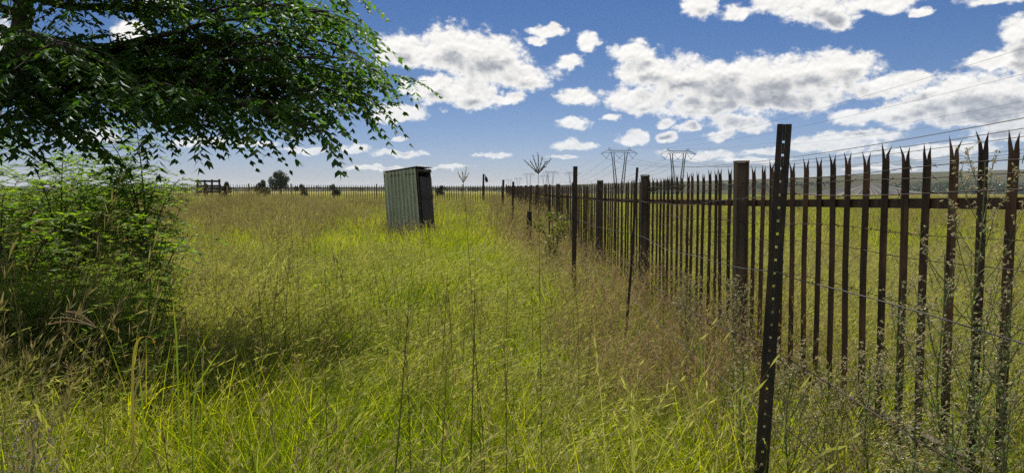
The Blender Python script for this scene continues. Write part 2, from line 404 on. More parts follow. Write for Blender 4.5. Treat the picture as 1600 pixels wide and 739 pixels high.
# fence along the right
FX0, FSL = 2.07, -0.0433
def right_pt(y):
    rz = np.interp(y, [0, 2.86, 5.84, 9.26, 12.76, 19.7, 40, 57.4], [1.585, 1.55, 1.497, 1.458, 1.437, 1.432, 1.50, 1.62])
    return Vector((FX0 + FSL * y, y, rz - 1.54))
def far_pt(x):   # far side of the plot
    t = (x + 0.45) / -30.0
    return Vector((x, 57.9 + 1.2 * t, 0.165 + 0.10 * t))
RAILZ = 1.54
def palisade(name, label, posts, pt, par, pales_at, kind_cap, wires):
    root = thing(name, label, 'fence', (0, 0, 0))
    # posts
    for a in posts:
        q = pt(a)
        mb = MB()
        h = 1.86; hw = 0.043
        mb.box(-hw, hw, -0.05, -0.042, -0.2, h); mb.box(-hw, hw, 0.042, 0.05, -0.2, h); mb.box(-0.004, 0.004, -0.0415, 0.0415, -0.2, h - 0.002)
        o = mb.build('post', M['postrust'], root)
        o.location = q; o.rotation_euler = (random.uniform(-.008, .008), random.uniform(-.008, .008), par + random.uniform(-.05, .05))
        cp = MB().box(-hw - .003, hw + .003, -0.053, 0.053, h + 0.0005, h + 0.012).build('post_cap', M['cap'], o)
    for a, b2 in zip(posts[:-1], posts[1:]):
        qa, qb = pt(a), pt(b2)
        for rz in (RAILZ, 0.42):
            d = (qb - qa); L = d.length; t = d.normalized()
            side = Vector((t.y, -t.x, 0)).normalized()
            mb = MB()
            ea, eb = qa + t * 0.056, qb - t * 0.056
            up = Vector((0, 0, 1))
            for (s0, s1, z0, z1) in ((0.022, 0.028, -0.024, 0.024), (0.0285, 0.062, 0.018, 0.024)):
                V8 = []
                for zz in (z0, z1):
                    for ss in (s0, s1):
                        for e in (ea, eb): V8.append(list(e + side * ss + up * (rz + zz)))
                mb.add(V8, [[0, 2, 3, 1], [4, 5, 7, 6], [0, 1, 5, 4], [2, 6, 7, 3], [0, 4, 6, 2], [1, 3, 7, 5]])
            mb.build('rail', M['rust'], root)
    rest = MB()
    n = 0
    for a in pales_at:
        q = pt(a); q2 = pt(a + 0.05); t = (q2 - q).normalized()
        side = Vector((t.y, -t.x, 0)).normalized()
        ang = math.atan2(t.y, t.x) + random.gauss(0, .03)
        src = random.choice(pale_src)
        loc = q + side * 0.013 + Vector((0, 0, random.uniform(-.015, .012)))
        rot = (random.gauss(0, .004), random.gauss(0, .005) + (random.uniform(-.03, .03) if random.random() < .05 else 0), ang)
        if n < kind_cap:
            link_copy(src, root, loc, rot)
        else:
            Mx = Matrix.LocRotScale(loc, __import__('mathutils').Euler(rot), None)
            co = np.array([list(Mx @ v.co) for v in src.data.vertices])
            rest.add(co, [list(f.vertices) for f in src.data.polygons])
        n += 1
    if rest.nv:
        tag(rest.build('pale_rows', M['rust'], root), kind='stuff')
    for (h, r, sagk, barbs, mat, a0, a1) in wires:
        mb = MB(); pts = []
        ss = np.arange(a0, a1, 0.09 * (1 if a1 > a0 else -1)); ph = random.uniform(0, 6)
        for i, s_ in enumerate(ss):
            q = pt(s_); t = (pt(s_ + .05) - q).normalized(); side = Vector((-t.y, t.x, 0))
            pts.append(q + side * (0.02 + 0.012 * math.sin(s_ * 2.1 + ph)) + Vector((0, 0, h + sagk * (math.sin(s_ * 1.15 + ph) * 0.5 + 0.5 * math.sin(s_ * 3.3 + ph * 2)))))
        mb.tube(pts, r, 5)
        if barbs:
            for q in pts[::2]:
                for k in range(2):
                    d = Vector((random.uniform(-1, 1), random.uniform(-1, 1), random.uniform(-1, 1))).normalized() * 0.016
                    mb.bar(q - d, q + d, r * 0.8, 3)
        mb.build('barbed_wire' if barbs else 'wire', mat, root)
    return root

BAY = 3.455
posts_r = [2.385 - BAY, 2.385] + [2.385 + BAY * i for i in range(1, 17)]
pales_r = [y for y in np.arange(0.9, 57.4, 0.182) if min(abs(y - q) for q in posts_r) > 0.075]
pales_r = [y for y in pales_r if y > 2.3] + [y for y in pales_r if y <= 2.3]
palisade('palisade_fence', 'rusty brown steel palisade fence with forked spikes running down the right side', posts_r, right_pt, math.pi / 2, pales_r, 100,
         [(1.70, .0022, .012, True, M['oldwire'], 1.2, 30), (1.655, .002, .010, True, M['oldwire'], 1.2, 24), (1.395, .0019, .018, True, M['oldwire'], 1.2, 24),
          (1.28, .0019, .02, False, M['oldwire'], 1.2, 20), (1.06, .0019, .02, True, M['oldwire'], 1.2, 16)])
FB = 3.4
posts_f = [-0.45 - FB * i for i in range(11)]
pales_f = [x for x in np.arange(-0.65, -34.3, -0.185) if min(abs(x - q) for q in posts_f) > 0.08]
palisade('palisade_fence', 'distant steel palisade fence crossing the back of the grassy plot behind the tin outhouse', posts_f, far_pt, 0.0, pales_f, 100, [])

# ------------------------------------------------------------------ wire fence in front of it
wf = thing('wire_fence', 'slack wire fence on thin leaning steel posts in front of the palisade', 'fence')
WP = []
def wire_post(px_t, py_t, px_b, py_b, D, kind, r):
    a, b2 = at(px_t, py_t, D), at(px_b, py_b, D)
    d = (b2 - a); gzv = g1(b2.x, b2.y) - 0.15
    k = (gzv - a.z) / d.z; foot = a + d * k
    mb = MB(); L = (a - foot).length
    if kind == 'y':
        w = 0.024; hole = 0.0042; pitch = 0.046
        z = 0.0; L = (a - foot).length
        mb.box(-w, -hole, 0, .004, 0, L); mb.box(hole, w, 0, .004, 0, L)
        zz = 0.02; prev = 0
        while zz < L - .02:
            mb.box(-hole + .0002, hole - .0002, 0.0003, .0037, prev, zz - hole); prev = zz + hole; zz += pitch
        mb.box(-hole + .0002, hole - .0002, 0.0003, .0037, prev, L - .001)
        for sg in (-1, 1):
            mb.add([(sg * w, .0005, 0), (sg * w, .026, 0), (sg * (w - .004), .026, 0), (sg * (w - .004), .0045, 0),
                    (sg * w, .0005, L), (sg * w, .026, L), (sg * (w - .004), .026, L), (sg * (w - .004), .0045, L)],
                   [[0, 1, 2, 3], [4, 7, 6, 5], [0, 4, 5, 1], [1, 5, 6, 2], [2, 6, 7, 3], [3, 7, 4, 0]])
    elif kind == 'angle':
        mb.box(-r, r, 0, .005, 0, L); mb.box(-r, -r + .005, .0055, 2 * r, 0, L)
    else:
        P = [(0.01 * math.sin(z * 2 + D), 0.006 * math.sin(z * 3), z) for z in np.linspace(0, L, 12)]
        mb.tube(P, r, 7)
    o = mb.build('steel_post' if kind != 'round' else 'dropper_post', M['black'] if kind != 'pole' else M['wood'], wf)
    o.location = foot
    q = Vector((0, 0, 1)).rotation_difference((a - foot).normalized())
    from mathutils import Euler
    yaw = {'y': -0.32, 'angle': -0.1}.get(kind, 0)
    o.rotation_euler = (q @ Euler((0, 0, yaw)).to_quaternion()).to_euler()
    WP.append((foot, (a - foot).normalized()))
    return o
o = wire_post(1226, 194, 1191, 715, 2.6, 'y', .024); tag(o, 'punched steel fence post leaning right with a row of holes')
wire_post(997, 262, 978, 500, 6.26, 'round', .011)
wire_post(899, 260, 896.5, 432, 9.4, 'angle', .028)
wire_post(860, 288, 858, 385, 14.0, 'round', .014)
wire_post(802, 284, 801, 345, 22.0, 'angle', .034)
wire_post(829, 292, 827.5, 350, 20.0, 'round', .016)
wire_post(786.5, 281, 785, 330, 33.0, 'angle', .05)
WP.sort(key=lambda t: t[0].y)
nodes0 = [(Vector((1.0, -1.2, 0)), Vector((0, 0, 1)))] + WP
for (h, r, mat, barb) in ((1.30, .0018, M['galv'], False), (1.58, .0013, M['oldwire'], True), (1.02, .0014, M['oldwire'], True), (0.80, .0015, M['galv'], False), (0.58, .0015, M['oldwire'], False)):
    pts = []
    for (fa, da), (fb, db) in zip(nodes0[:-1], nodes0[1:]):
        pa = fa + da * (h + 0.15) ; pb = fb + db * (h + 0.15)
        n = max(4, int((pb - pa).length / .15)); sag = 0.012 * (pb - pa).length
        for i in range(n):
            t = i / n; p_ = pa.lerp(pb, t); p_ = p_ + Vector((0.006 * math.sin(9 * t + h * 5), -0.012, -4 * sag * t * (1 - t) + .006 * math.sin(14 * t + h * 7)))
            pts.append(p_)
    pts.append(pb)
    mb = MB(); mb.tube(pts, r, 5)
    if barb:
        for q in pts:
            for k in range(2):
                d = Vector((random.uniform(-1, 1), random.uniform(-1, 1), random.uniform(-1, 1))).normalized() * .014
                mb.bar(q - d, q + d, r * .8, 3)
    mb.build('wire', mat, wf)

# stub of an old timber post
p_ = at(826, 330, 17.0); zb = g1(p_.x, p_.y)
mb = MB(); L = p_.z - zb
mb.tube([(0.02 * math.sin(z), 0, z) for z in np.linspace(-.1, L, 7)], [.07, .068, .066, .064, .066, .06, .057], 10)
o = mb.build('timber_stump_post', M['wood']); o.location = (p_.x, p_.y, zb)
tag(o, 'short thick weathered timber post stub in brown weeds beside the palisade', 'fence post')

# ------------------------------------------------------------------ tin outhouse
M['tin'] = None
m, nt, out = new_mat('weathered_green_grey_tin')
oc = objco(nt)
f = nt.noise(nt.vmath('MULTIPLY', oc, (6, 6, 0.8)), 1.0, 6, 0.65)
c = nt.ramp(f, [(0.3, (0.27, 0.31, 0.21)), (0.55, (0.44, 0.48, 0.34)), (0.75, (0.57, 0.59, 0.45))])
zc = nt.sep(oc)[2]
rs = nt.noise(nt.vmath('MULTIPLY', oc, (9, 9, 2.0)), 1.0, 6, 0.7)
c = nt.mix(nt.smooth(rs, 0.54, 0.68) * (1 - nt.smooth(zc, 0.3, 1.6)), c, (0.12, 0.065, 0.035))
streak = nt.noise(nt.vmath('MULTIPLY', oc, (26, 26, 0.5)), 1.0, 4, 0.6)
c = nt.mix(nt.smooth(streak, 0.56, 0.7) * 0.5, c, (0.13, 0.10, 0.07))
b = nt.node('ShaderNodeBsdfPrincipled', {'Base Color': c, 'Roughness': 0.55, 'Metallic': 0.1})
nt.t.links.new(b.outputs[0], out.inputs[0]); M['tin'] = m
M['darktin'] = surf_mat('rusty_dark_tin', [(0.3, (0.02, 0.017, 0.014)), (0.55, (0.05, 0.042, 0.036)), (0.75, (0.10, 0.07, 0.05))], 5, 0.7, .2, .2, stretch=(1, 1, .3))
hb = at(658.5, 360, 20.3)
hz = g1(hb.x, hb.y)
hut = thing('tin_outhouse', 'leaning corrugated tin outhouse with a dark doorway standing in tall grass', 'outhouse', (hb.x, hb.y, hz - 0.05), (0, R(-4.0), R(-17)))
# local frame: the corner nearest the photographer is the origin, long wall runs along -x, door wall along +y
Lw, Dw = 0.98, 1.0
def hut_top(x): return 2.36 + 0.05 * (x / Lw)
def corrugated(axis_, a0, a1, const, flip=1):
    n = 126; mb = MB(); Vv = []; 
    for i in range(n + 1):
        s_ = a0 + (a1 - a0) * i / n
        off = 0.026 * max(-1, min(1, 1.7 * math.sin(i * 2 * math.pi / (n / 9.0))))
        top = hut_top(s_ if axis_ == 'x' else const)
        for z in (0.0, 0.7, 1.4, top):
            bow = 0.012 * math.sin(z * 2.2) * math.sin(i * .11)
            Vv.append((s_, const + off + bow, z) if axis_ == 'x' else (const + off + bow, s_, z))
    Fs = [[i * 4 + k, (i + 1) * 4 + k, (i + 1) * 4 + k + 1, i * 4 + k + 1] for i in range(n) for k in range(3)]
    nV = len(Vv); th = 0.002
    Vv2 = [(x, y + th, z) if axis_ == 'x' else (x + th, y, z) for x, y, z in Vv]
    mb.add(Vv, Fs); mb.add(Vv2, [f[::-1] for f in Fs]); return mb
corrugated('x', -Lw, 0.0, 0.0).build('side_wall', M['tin'], hut, smooth=True)
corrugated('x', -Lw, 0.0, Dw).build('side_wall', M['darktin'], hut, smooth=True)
corrugated('y', 0.022, Dw - .02, -Lw + .02).build('back_wall', M['tin'], hut, smooth=True)
for (y0, y1) in ((0.03, 0.11), (Dw - .11, Dw - .03)):
    MB().box(-.06, .025, y0, y1, -.15, 2.26).build('door_post', M['wood'], hut)
MB().box(-.05, .03, .0, Dw + .02, 2.262, 2.345).build('lintel', M['wood'], hut)
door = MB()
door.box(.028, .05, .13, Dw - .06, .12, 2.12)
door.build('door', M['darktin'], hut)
dn = MB(); dn.box(.0505, .068, .15, Dw - .1, 1.5, 1.6); dn.box(.0505, .068, .15, Dw - .1, .4, .5)
dn.build('door_brace', M['wood'], hut)
# roof sheet, corrugated front to back and overhanging the doorway
mb = MB(); n = 60; Vv = []
for i in range(n + 1):
    y = -.028 + (Dw + .06) * i / n; off = .013 * math.sin(i * 2 * math.pi / (n / 9))
    for x in (-Lw - .015, -.5, 0.045 + .02 * math.sin(i * .12)):
        Vv.append((x, y, hut_top(x) + .028 + off + (0.012 if x > 0 else 0)))
Fs = [[i * 3 + k, i * 3 + k + 1, (i + 1) * 3 + k + 1, (i + 1) * 3 + k] for i in range(n) for k in range(2)]
mb.add(Vv, Fs); mb.add([(x, y, z + .003) for x, y, z in Vv], [f[::-1] for f in Fs])
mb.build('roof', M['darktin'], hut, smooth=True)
MB().box(-Lw, -.02, .02, .06, 2.18, 2.23).build('roof_beam', M['wood'], hut)
MB().box(-Lw+.05, -.001, .034, Dw - .04, -.1, .02).build('floor_slab', M['wood'], hut)

# ------------------------------------------------------------------ pole, old timber rack at the far fence
p_ = at(755, 272, 62.0); zb = g1(p_.x, p_.y)
pl = thing('lamp_pole', 'thin dark pole with a drooping lamp beyond the far fence', 'lamp pole', (p_.x, p_.y, zb))
H = p_.z - zb
MB().tube([(0, 0, -.2), (0, 0, H * .5), (.03, 0, H)], [.09, .085, .075], 8).build('pole', M['black'], pl)
mb = MB(); mb.tube([(0.02, 0, H - .12), (.15, 0, H - .1), (.24, 0, H - .22)], .035, 6); mb.build('lamp_arm', M['black'], pl)
mb = MB(); mb.tube([(.2, 0, H - .2), (.25, 0, H - .38), (.3, 0, H - .62), (.29, 0, H - .7)], [.05, .13, .12, .04], 9); mb.build('lamp_head', M['black'], pl)
p0, p1 = at(309, 297, 56.0), at(343, 297, 56.0); zb = g1(p0.x, p0.y)
rk = thing('timber_gate', 'old dark timber gate of stacked rails at the left end of the far fence', 'gate', (p0.x, p0.y, zb))
Wd = p1.x - p0.x
for x in (0.0, Wd * .33, Wd * .66, Wd):
    MB().box(x - .06, x + .06, -.05, .05, -.1, 1.98 + random.uniform(-.04, .06)).build('post', M['wood'], rk)
for z in (1.86, 1.5, 1.3, 1.05):
    MB().box(-.15, Wd + .12, -.085, -.052, z - .075, z + .075).build('rail', M['wood'], rk)

# ------------------------------------------------------------------ pylons and cables
def pylon(px, D, label, s=1.0):
    x = (px - 800) / F * D; zb = g1(x, D)
    if D > 900: zb = min(zb, 4.0)
    rt = thing('power_pylon', label, 'pylon', (x, D, zb), (0, 0, R(3)), 'twin mast power pylons')
    Hh = 32.0 * s
    for sg in (-1, 1):
        mb = MB()
        top = Vector((sg * 4.9 * s, 0, Hh - 1.4)); bot = Vector((sg * 1.7 * s, 0, 0))
        for (ox, oy) in ((-1, -1), (1, -1), (1, 1), (-1, 1)):
            P = [bot + Vector((ox * .3, oy * .3, 0)), bot.lerp(top, .12) + Vector((ox * 1.05, oy * 1.05, 0)) * s, bot.lerp(top, .8) + Vector((ox * .6, oy * .6, 0)) * s, top + Vector((ox * .95, oy * .6, 0)) * s]
            mb.tube(P, .19, 4)
        N = 18
        for i in range(N):
            for oy in (-1, 1):
                t0, t1 = .1 + .8 * i / N, .1 + .8 * (i + 1) / N
                sx = 1 if i % 2 else -1
                mb.bar(bot.lerp(top, t0) + Vector((sx * .8, oy * .7, 0)) * s, bot.lerp(top, t1) + Vector((-sx * .8, oy * .7, 0)) * s, .05, 3)
        mb.build('mast', M['pylon'], rt)
    mb = MB()
    for oy in (-.7, .7):
        mb.bar((-7.4 * s, oy, Hh), (7.4 * s, oy, Hh), .18); mb.bar((-7.0 * s, oy, Hh - 1.5), (7.0 * s, oy, Hh - 1.5), .11)
        for sg in (-1, 1):
            mb.tube([(sg * 7.4 * s, oy, Hh), (sg * 10.5 * s, oy * .6, Hh - .9 * s), (sg * 13.1 * s, 0, Hh - 2.3 * s)], [.18, .16, .13], 4)
            mb.tube([(sg * 5.9 * s, oy, Hh - 1.6), (sg * 9.0 * s, oy * .8, Hh - 1.7 * s), (sg * 13.1 * s, 0, Hh - 2.45 * s)], [.13, .13, .12], 4)
            mb.bar((sg * 6.0 * s, oy, Hh), (sg * 7.6 * s, 0, Hh + 2.0 * s), .12); mb.bar((sg * 8.2 * s, oy, Hh - .2), (sg * 7.6 * s, 0, Hh + 2.0 * s), .08)
        n = 14
        for i in range(n):
            xa, xb = -7 + 14 * i / n, -7 + 14 * (i + 1) / n
            mb.bar((xa * s, oy, Hh if i % 2 else Hh - 1.5), (xb * s, oy, Hh - 1.5 if i % 2 else Hh), .06, 3)
    mb.build('crossarm', M['pylon'], rt)
    for (xa, xm, xb) in ((-12.9, -9.4, -6.6), (-3.2, 0, 3.2), (6.6, 9.4, 12.9)):
        mb = MB(); zt = Hh - 2.0
        mb.bar((xa * s, 0, zt - (.4 if abs(xa) > 10 else 0)), (xm * s, 0, Hh - 5.6 * s), .13, 5); mb.bar((xb * s, 0, zt - (.4 if abs(xb) > 10 else 0)), (xm * s, 0, Hh - 5.6 * s), .13, 5)
        mb.tube([(xm * s, -.4, Hh - 5.7 * s), (xm * s, .4, Hh - 5.7 * s)], .3, 6)
        mb.build('insulator', M['glassins'], rt)
    return Vector((x, D, zb + Hh)), s
py = {}
py['A'] = pylon(967, 530, 'tall twin mast pylon, left one of the two large pylons above the palisade')
py['B'] = pylon(1058, 530, 'tall twin mast pylon, right one of the two large pylons above the palisade')
py['C'] = pylon(860, 1180, 'smaller hazy pylon behind the tall spiky grass head')
py['D'] = pylon(894, 1200, 'smaller hazy pylon half hidden behind a thin black fence post')
py['E'] = pylon(826, 1560, 'far faint pylon right of the fence corner, with a short crossarm')
py['F'] = pylon(851, 1750, 'far pale pylon overlapping the left side of a nearer hazy pylon')
py['G'] = pylon(810, 2150, 'very faint tiny pylon just above the fence corner, right of a fainter one')
py['H'] = pylon(796, 2450, 'faintest and smallest pylon on the horizon above the fence corner')
def cable(a, b, sag, r, twin, n):
    mb_pts = []
    for i in range(n + 1):
        t = i / n; q = a.lerp(b, t); q.z -= 4 * sag * t * (1 - t); mb_pts.append(q)
    return mb_pts
lines = {'A': ('C', Vector((92.0, -100.0, 30.5)), 'left'), 'B': ('D', Vector((133.0, -100.0, 31.0)), 'right')}
for k, (k2, p_near, nm) in lines.items():
    A_, B_ = py[k][0], py[k2][0]
    for off, wn in ((-9.4, 'left'), (0, 'middle'), (9.4, 'right')):
        mb = MB()
        for dx_ in (-.21, .21):
            o_ = Vector((off + dx_, 0, -5.8))
            pts = cable(p_near + Vector((off + dx_, 0, -3.0)), A_ + o_, 15.5, 0, 0, 60) + cable(A_ + o_, B_ + o_, 15, 0, 0, 30)[1:]
            mb.tube(pts, .04, 4)
        ptc = cable(p_near + Vector((off, 0, -3.0)), A_ + Vector((off, 0, -5.8)), 15.5, 0, 0, 60)
        for q in ptc[8:56:6]:
            mb.tube([q - Vector((.28, 0, 0)), q + Vector((.28, 0, 0))], .10, 6)
        o = mb.build('power_cable', M['cable'])
        tag(o, f'twin overhead power cable hung from the {wn} insulator of the {nm} large pylon', 'power cable', 'overhead power cables')
    for off, wn in ((-7.6, 'left'), (7.6, 'right')):
        mb = MB(); o_ = Vector((off, 0, 2.0))
        mb.tube(cable(p_near + Vector((off, 0, 5)), A_ + o_, 12, 0, 0, 50) + cable(A_ + o_, B_ + o_, 11, 0, 0, 30)[1:], .028, 4)
        o = mb.build('earth_wire', M['cable'])
        tag(o, f'single thin earth wire on the {wn} horn of the {nm} large pylon', 'power cable', 'overhead earth wires')

# ------------------------------------------------------------------ spoil heap on the right
p_ = at(1357, 286, 760.0); zb = g1(p_.x, p_.y)
m, nt, out = new_mat('grey_spoil')
oc = objco(nt); ox, oy, oz = nt.sep(oc)
an = nt.math('ARCTAN2', oy, ox)
st = nt.noise(nt.comb(an * 9.0, oz * .02, 0), 1.0, 5, .6)
c = nt.ramp(st, [(.3, (.04, .038, .036)), (.5, (.085, .082, .078)), (.66, (.19, .18, .165))])
b = nt.node('ShaderNodeBsdfDiffuse', {'Color': c}); nt.t.links.new(b.outputs[0], out.inputs[0])
mb = MB(); Vv = []; NA, NR = 144, 16; Hh = p_.z - zb + 1.0
for j in range(NR + 1):
    r_ = j / NR
    for i in range(NA):
        a_ = i * 2 * math.pi / NA
        rad = r_ * 62 * (1 + .12 * math.sin(a_ * 2 + .5))
        z = Hh * (1 - r_) ** 1.12 + 1.1 * math.sin(a_ * 26 + 2 * math.sin(a_ * 5)) * r_ * (1 - r_) * 2 - (1.5 if j == NR else 0)
        Vv.append((rad * math.cos(a_) * 1.15, rad * math.sin(a_) * .8, z))
Fs = [[j * NA + i, j * NA + (i + 1) % NA, (j + 1) * NA + (i + 1) % NA, (j + 1) * NA + i] for j in range(NR) for i in range(NA)]
mb.add(Vv, [f[::-1] for f in Fs])
o = mb.build('spoil_heap', m, smooth=True); o.location = (p_.x, p_.y, zb)
tag(o, 'grey conical spoil heap with streaked sides in front of the hill', 'spoil heap')

# ------------------------------------------------------------------ leaves
def leaf_cloud(mb, centres, sizes, n_each, leaf, flat=0.75, mat=0):
    for c_, s_ in zip(centres, sizes):
        n = n_each
        d = rng.normal(size=(n, 3)); d /= np.linalg.norm(d, axis=1)[:, None]
        rr = rng.random(n) ** 0.45
        P = np.asarray(c_)[None] + d * rr[:, None] * np.asarray(s_)[None]
        A = rng.normal(size=(n, 3)); A /= np.linalg.norm(A, axis=1)[:, None]
        B = np.cross(A, rng.normal(size=(n, 3))); B /= np.linalg.norm(B, axis=1)[:, None]
        L = leaf * rng.uniform(.6, 1.4, n)[:, None]
        Vv = np.stack([P - A * L, P + B * L * .45, P + A * L, P - B * L * .45], 1).reshape(-1, 3)
        mb.add(Vv, [[4 * i, 4 * i + 1, 4 * i + 2, 4 * i + 3] for i in range(n)], mat)
M['bark'] = surf_mat('dark_bark', [(0.3, (0.02, 0.016, 0.012)), (0.6, (0.05, 0.04, 0.03)), (0.8, (0.1, 0.085, 0.07))], 9, .95, 0, .5, stretch=(1, 1, .3))
M['farleaf'] = leaf_mat('far_dark_foliage', [(.25, (.022, .038, .016)), (.6, (.04, .062, .025)), (.85, (.07, .09, .035))], trans=.25, gloss=.03, scale=.6)

def far_tree(name, label, px, D, top_py, wpx, group=None, trunk=True, n=10, leaf=None, cat='tree', nl=260):
    x = (px - 800) / F * D; zb = g1(x, D)
    Ht = at(px, top_py, D).z - zb; Wd = wpx / F * D
    rt = thing(name, label, cat, (x, D, zb), (0, 0, 0), group)
    mb = MB(); cs, ss = [], []
    for i in range(n):
        a = random.uniform(0, 6.28); rr = random.uniform(.1, .36) * Wd
        hz_ = random.uniform(.35, .86) if trunk else random.uniform(.15, .7)
        cs.append((rr * math.cos(a), rr * math.sin(a), Ht * hz_)); k = random.uniform(.15, .26)
        ss.append((Wd * k, Wd * k, min(Ht * .2, Wd * k)))
    cs.append((0, 0, Ht * .82)); ss.append((Wd * .18, Wd * .18, Ht * .18))
    leaf_cloud(mb, cs, ss, nl, leaf or max(.12, Ht * .035))
    mb.build('crown', M['farleaf'], rt)
    tb = MB(); tb.tube([(0, 0, -.2), (0.02 * Ht, 0, Ht * .3), (0, 0, Ht * .6)], [.03 * Ht, .022 * Ht, .01 * Ht], 7)
    for c_ in cs[:5]: tb.tube([(0.01 * Ht, 0, Ht * .28), tuple(np.array(c_) * .6 + np.array((0, 0, Ht * .2))), c_], [.016 * Ht, .01 * Ht, .004 * Ht], 5)
    tb.build('trunk', M['bark'], rt)
far_tree('broad_tree', 'grey green tree with an uneven crown on the left skyline behind the far fence', 439, 190, 265.5, 34, n=12)
far_tree('round_bush', 'low dark rounded bush left of the skyline tree', 412, 75, 281, 28, 'bushes along the far fence', False, 8, cat='bush', leaf=.1)
far_tree('round_bush', 'small dark bush beside the old timber gate', 355, 70, 284, 20, 'bushes along the far fence', False, 7, cat='bush', leaf=.1)
far_tree('round_bush', 'tiny dark bush just right of the skyline tree', 472, 90, 287.5, 22, 'bushes along the far fence', False, 6, cat='bush', leaf=.1)
far_tree('round_bush', 'low dark bush midway between skyline tree and tin outhouse', 520, 95, 288.5, 26, 'bushes along the far fence', False, 6, cat='bush', leaf=.1)
far_tree('round_bush', 'low dark bush peeping over the fence just right of the outhouse roof', 690, 100, 290, 24, 'bushes along the far fence', False, 6, cat='bush', leaf=.1)
for i, (px, D, tp, w, lab) in enumerate([(1022, 340, 284, 26, 'dark green tree behind the palisade below the large pylons, left of its clump'), (1040, 350, 280, 30, 'tallest dark green tree of the clump behind the palisade below the large pylons'),
                                  (1060, 345, 286, 24, 'lower dark green tree at the right end of the clump below the large pylons')]):
    far_tree('dark_tree', lab, px, D, tp, w, 'clump of trees behind the palisade', True, 9)
mb = MB(); cs, ss = [], []
for i in range(120):
    px = random.uniform(1385, 1640) if i < 85 else random.uniform(1120, 1300); D = random.uniform(960, 1150) + (0 if px > 1385 else 300)
    x = (px - 800) / F * D; h = random.uniform(13, 20) * (1 if px > 1385 else .6)
    zb = g1(x, D)
    for k in range(2): cs.append((x + random.uniform(-5, 5), D + random.uniform(-4, 4), zb + h * random.uniform(.3, .62))); ss.append((h * .42, h * .42, h * .4))
leaf_cloud(mb, cs, ss, 70, 1.3)
tag(mb.build('distant_woods', M['farleaf']), 'dark belt of distant woods across the foot of the hill', 'woods', kind='stuff')

# leafy horizon hedge line far left
mb = MB(); cs, ss = [], []
for i in range(110):
    px = random.uniform(-300, 900); D = random.uniform(600, 1000)
    x = (px - 800) / F * D; h = random.uniform(3, 6.5)
    cs.append((x, D, g1(x, D) + h * .35)); ss.append((h * .9, h * .6, h * .5))
leaf_cloud(mb, cs, ss, 50, 1.0)
tag(mb.build('horizon_scrub', M['farleaf']), 'thin line of distant scrub along the flat horizon', 'scrub', kind='stuff')

# ---- compound leaves (pinnate), used by the tree and the saplings
class Leaves:
    def __init__(s): s.P = []; s.A = []; s.B = []; s.L = []; s.Wd = []
    def pinnate(s, p, d, length, pairs, ll, lw, droop=.35, spread=.8, hang=.35):
        p = np.asarray(p, float); d = np.asarray(d, float); d = d / np.linalg.norm(d)
        side = np.cross(d, (0, 0, 1.0)); nn = np.linalg.norm(side); side = side / nn if nn > 1e-3 else np.array((1.0, 0, 0))
        ts = np.linspace(.22, 1, pairs); ts = np.repeat(ts, 2); sg = np.tile([1, -1], pairs)
        ts = np.append(ts, 1.0); sg = np.append(sg, 0.0)
        n = len(ts)
        P = p + d * (ts * length)[:, None] + np.array((0, 0, -1.0)) * (droop * length * ts ** 2)[:, None]
        A = d * (.55 + .45 * (sg == 0))[:, None] + side * (sg * spread)[:, None] + np.array((0, 0, -1.0)) * (hang + droop * ts * .6 + rng.normal(0, .14, n))[:, None]
        A += rng.normal(0, .12, (n, 3)); A /= np.linalg.norm(A, axis=1)[:, None]
        up = np.array((0, 0, 1.0)) + rng.normal(0, .35, (n, 3))
        B = np.cross(A, up); B /= np.linalg.norm(B, axis=1)[:, None] + 1e-9
        s.P.append(P); s.A.append(A); s.B.append(B)
        k = 1 - .45 * np.abs(ts - .5)
        s.L.append(ll * k * rng.uniform(.8, 1.15, n)); s.Wd.append(np.full(n, lw) * rng.uniform(.85, 1.15, n))
        e = p + d * length + np.array((0, 0, -1.0)) * droop * length
        mid = p + d * length * .5 + np.array((0, 0, -1.0)) * droop * length * .25
        return [p, mid, e]
    def flush(s, mb, mat=0):
        P, A, B = np.concatenate(s.P), np.concatenate(s.A), np.concatenate(s.B)
        L, Wd = np.concatenate(s.L)[:, None], np.concatenate(s.Wd)[:, None]
        Nn = np.cross(A, B); n = len(P)
        a = P; b = P + A * L * .38 + B * Wd + Nn * Wd * .28; c = P + A * L - Nn * L * .10; d = P + A * L * .38 - B * Wd + Nn * Wd * .28; mdl = P + A * L * .5
        Vv = np.stack([a, b, c, d, mdl], 1).reshape(-1, 3)
        Fs = []
        for i in range(n):
            o = 5 * i; Fs += [[o, o + 1, o + 4], [o + 1, o + 2, o + 4], [o, o + 4, o + 3], [o + 4, o + 2, o + 3]]
        mb.add(Vv, Fs, mat)
M['treeleaf'] = leaf_mat('glossy_pinnate_leaf', [(.15, (.02, .046, .012)), (.5, (.042, .094, .016)), (.85, (.12, .18, .024))], tmul=(1.5, 1.75, .5), trans=.46, gloss=.018, grough=.42, scale=1.6)
M['bushleaf'] = leaf_mat('fresh_pinnate_leaf', [(.2, (.06, .125, .016)), (.5, (.105, .19, .02)), (.8, (.19, .26, .03))], tmul=(1.6, 1.6, .45), trans=.56, gloss=.012, grough=.45, scale=2.0)
M['twig'] = surf_mat('twig_bark', [(.3, (.03, .024, .018)), (.7, (.08, .065, .05))], 20, .9, 0, 0)

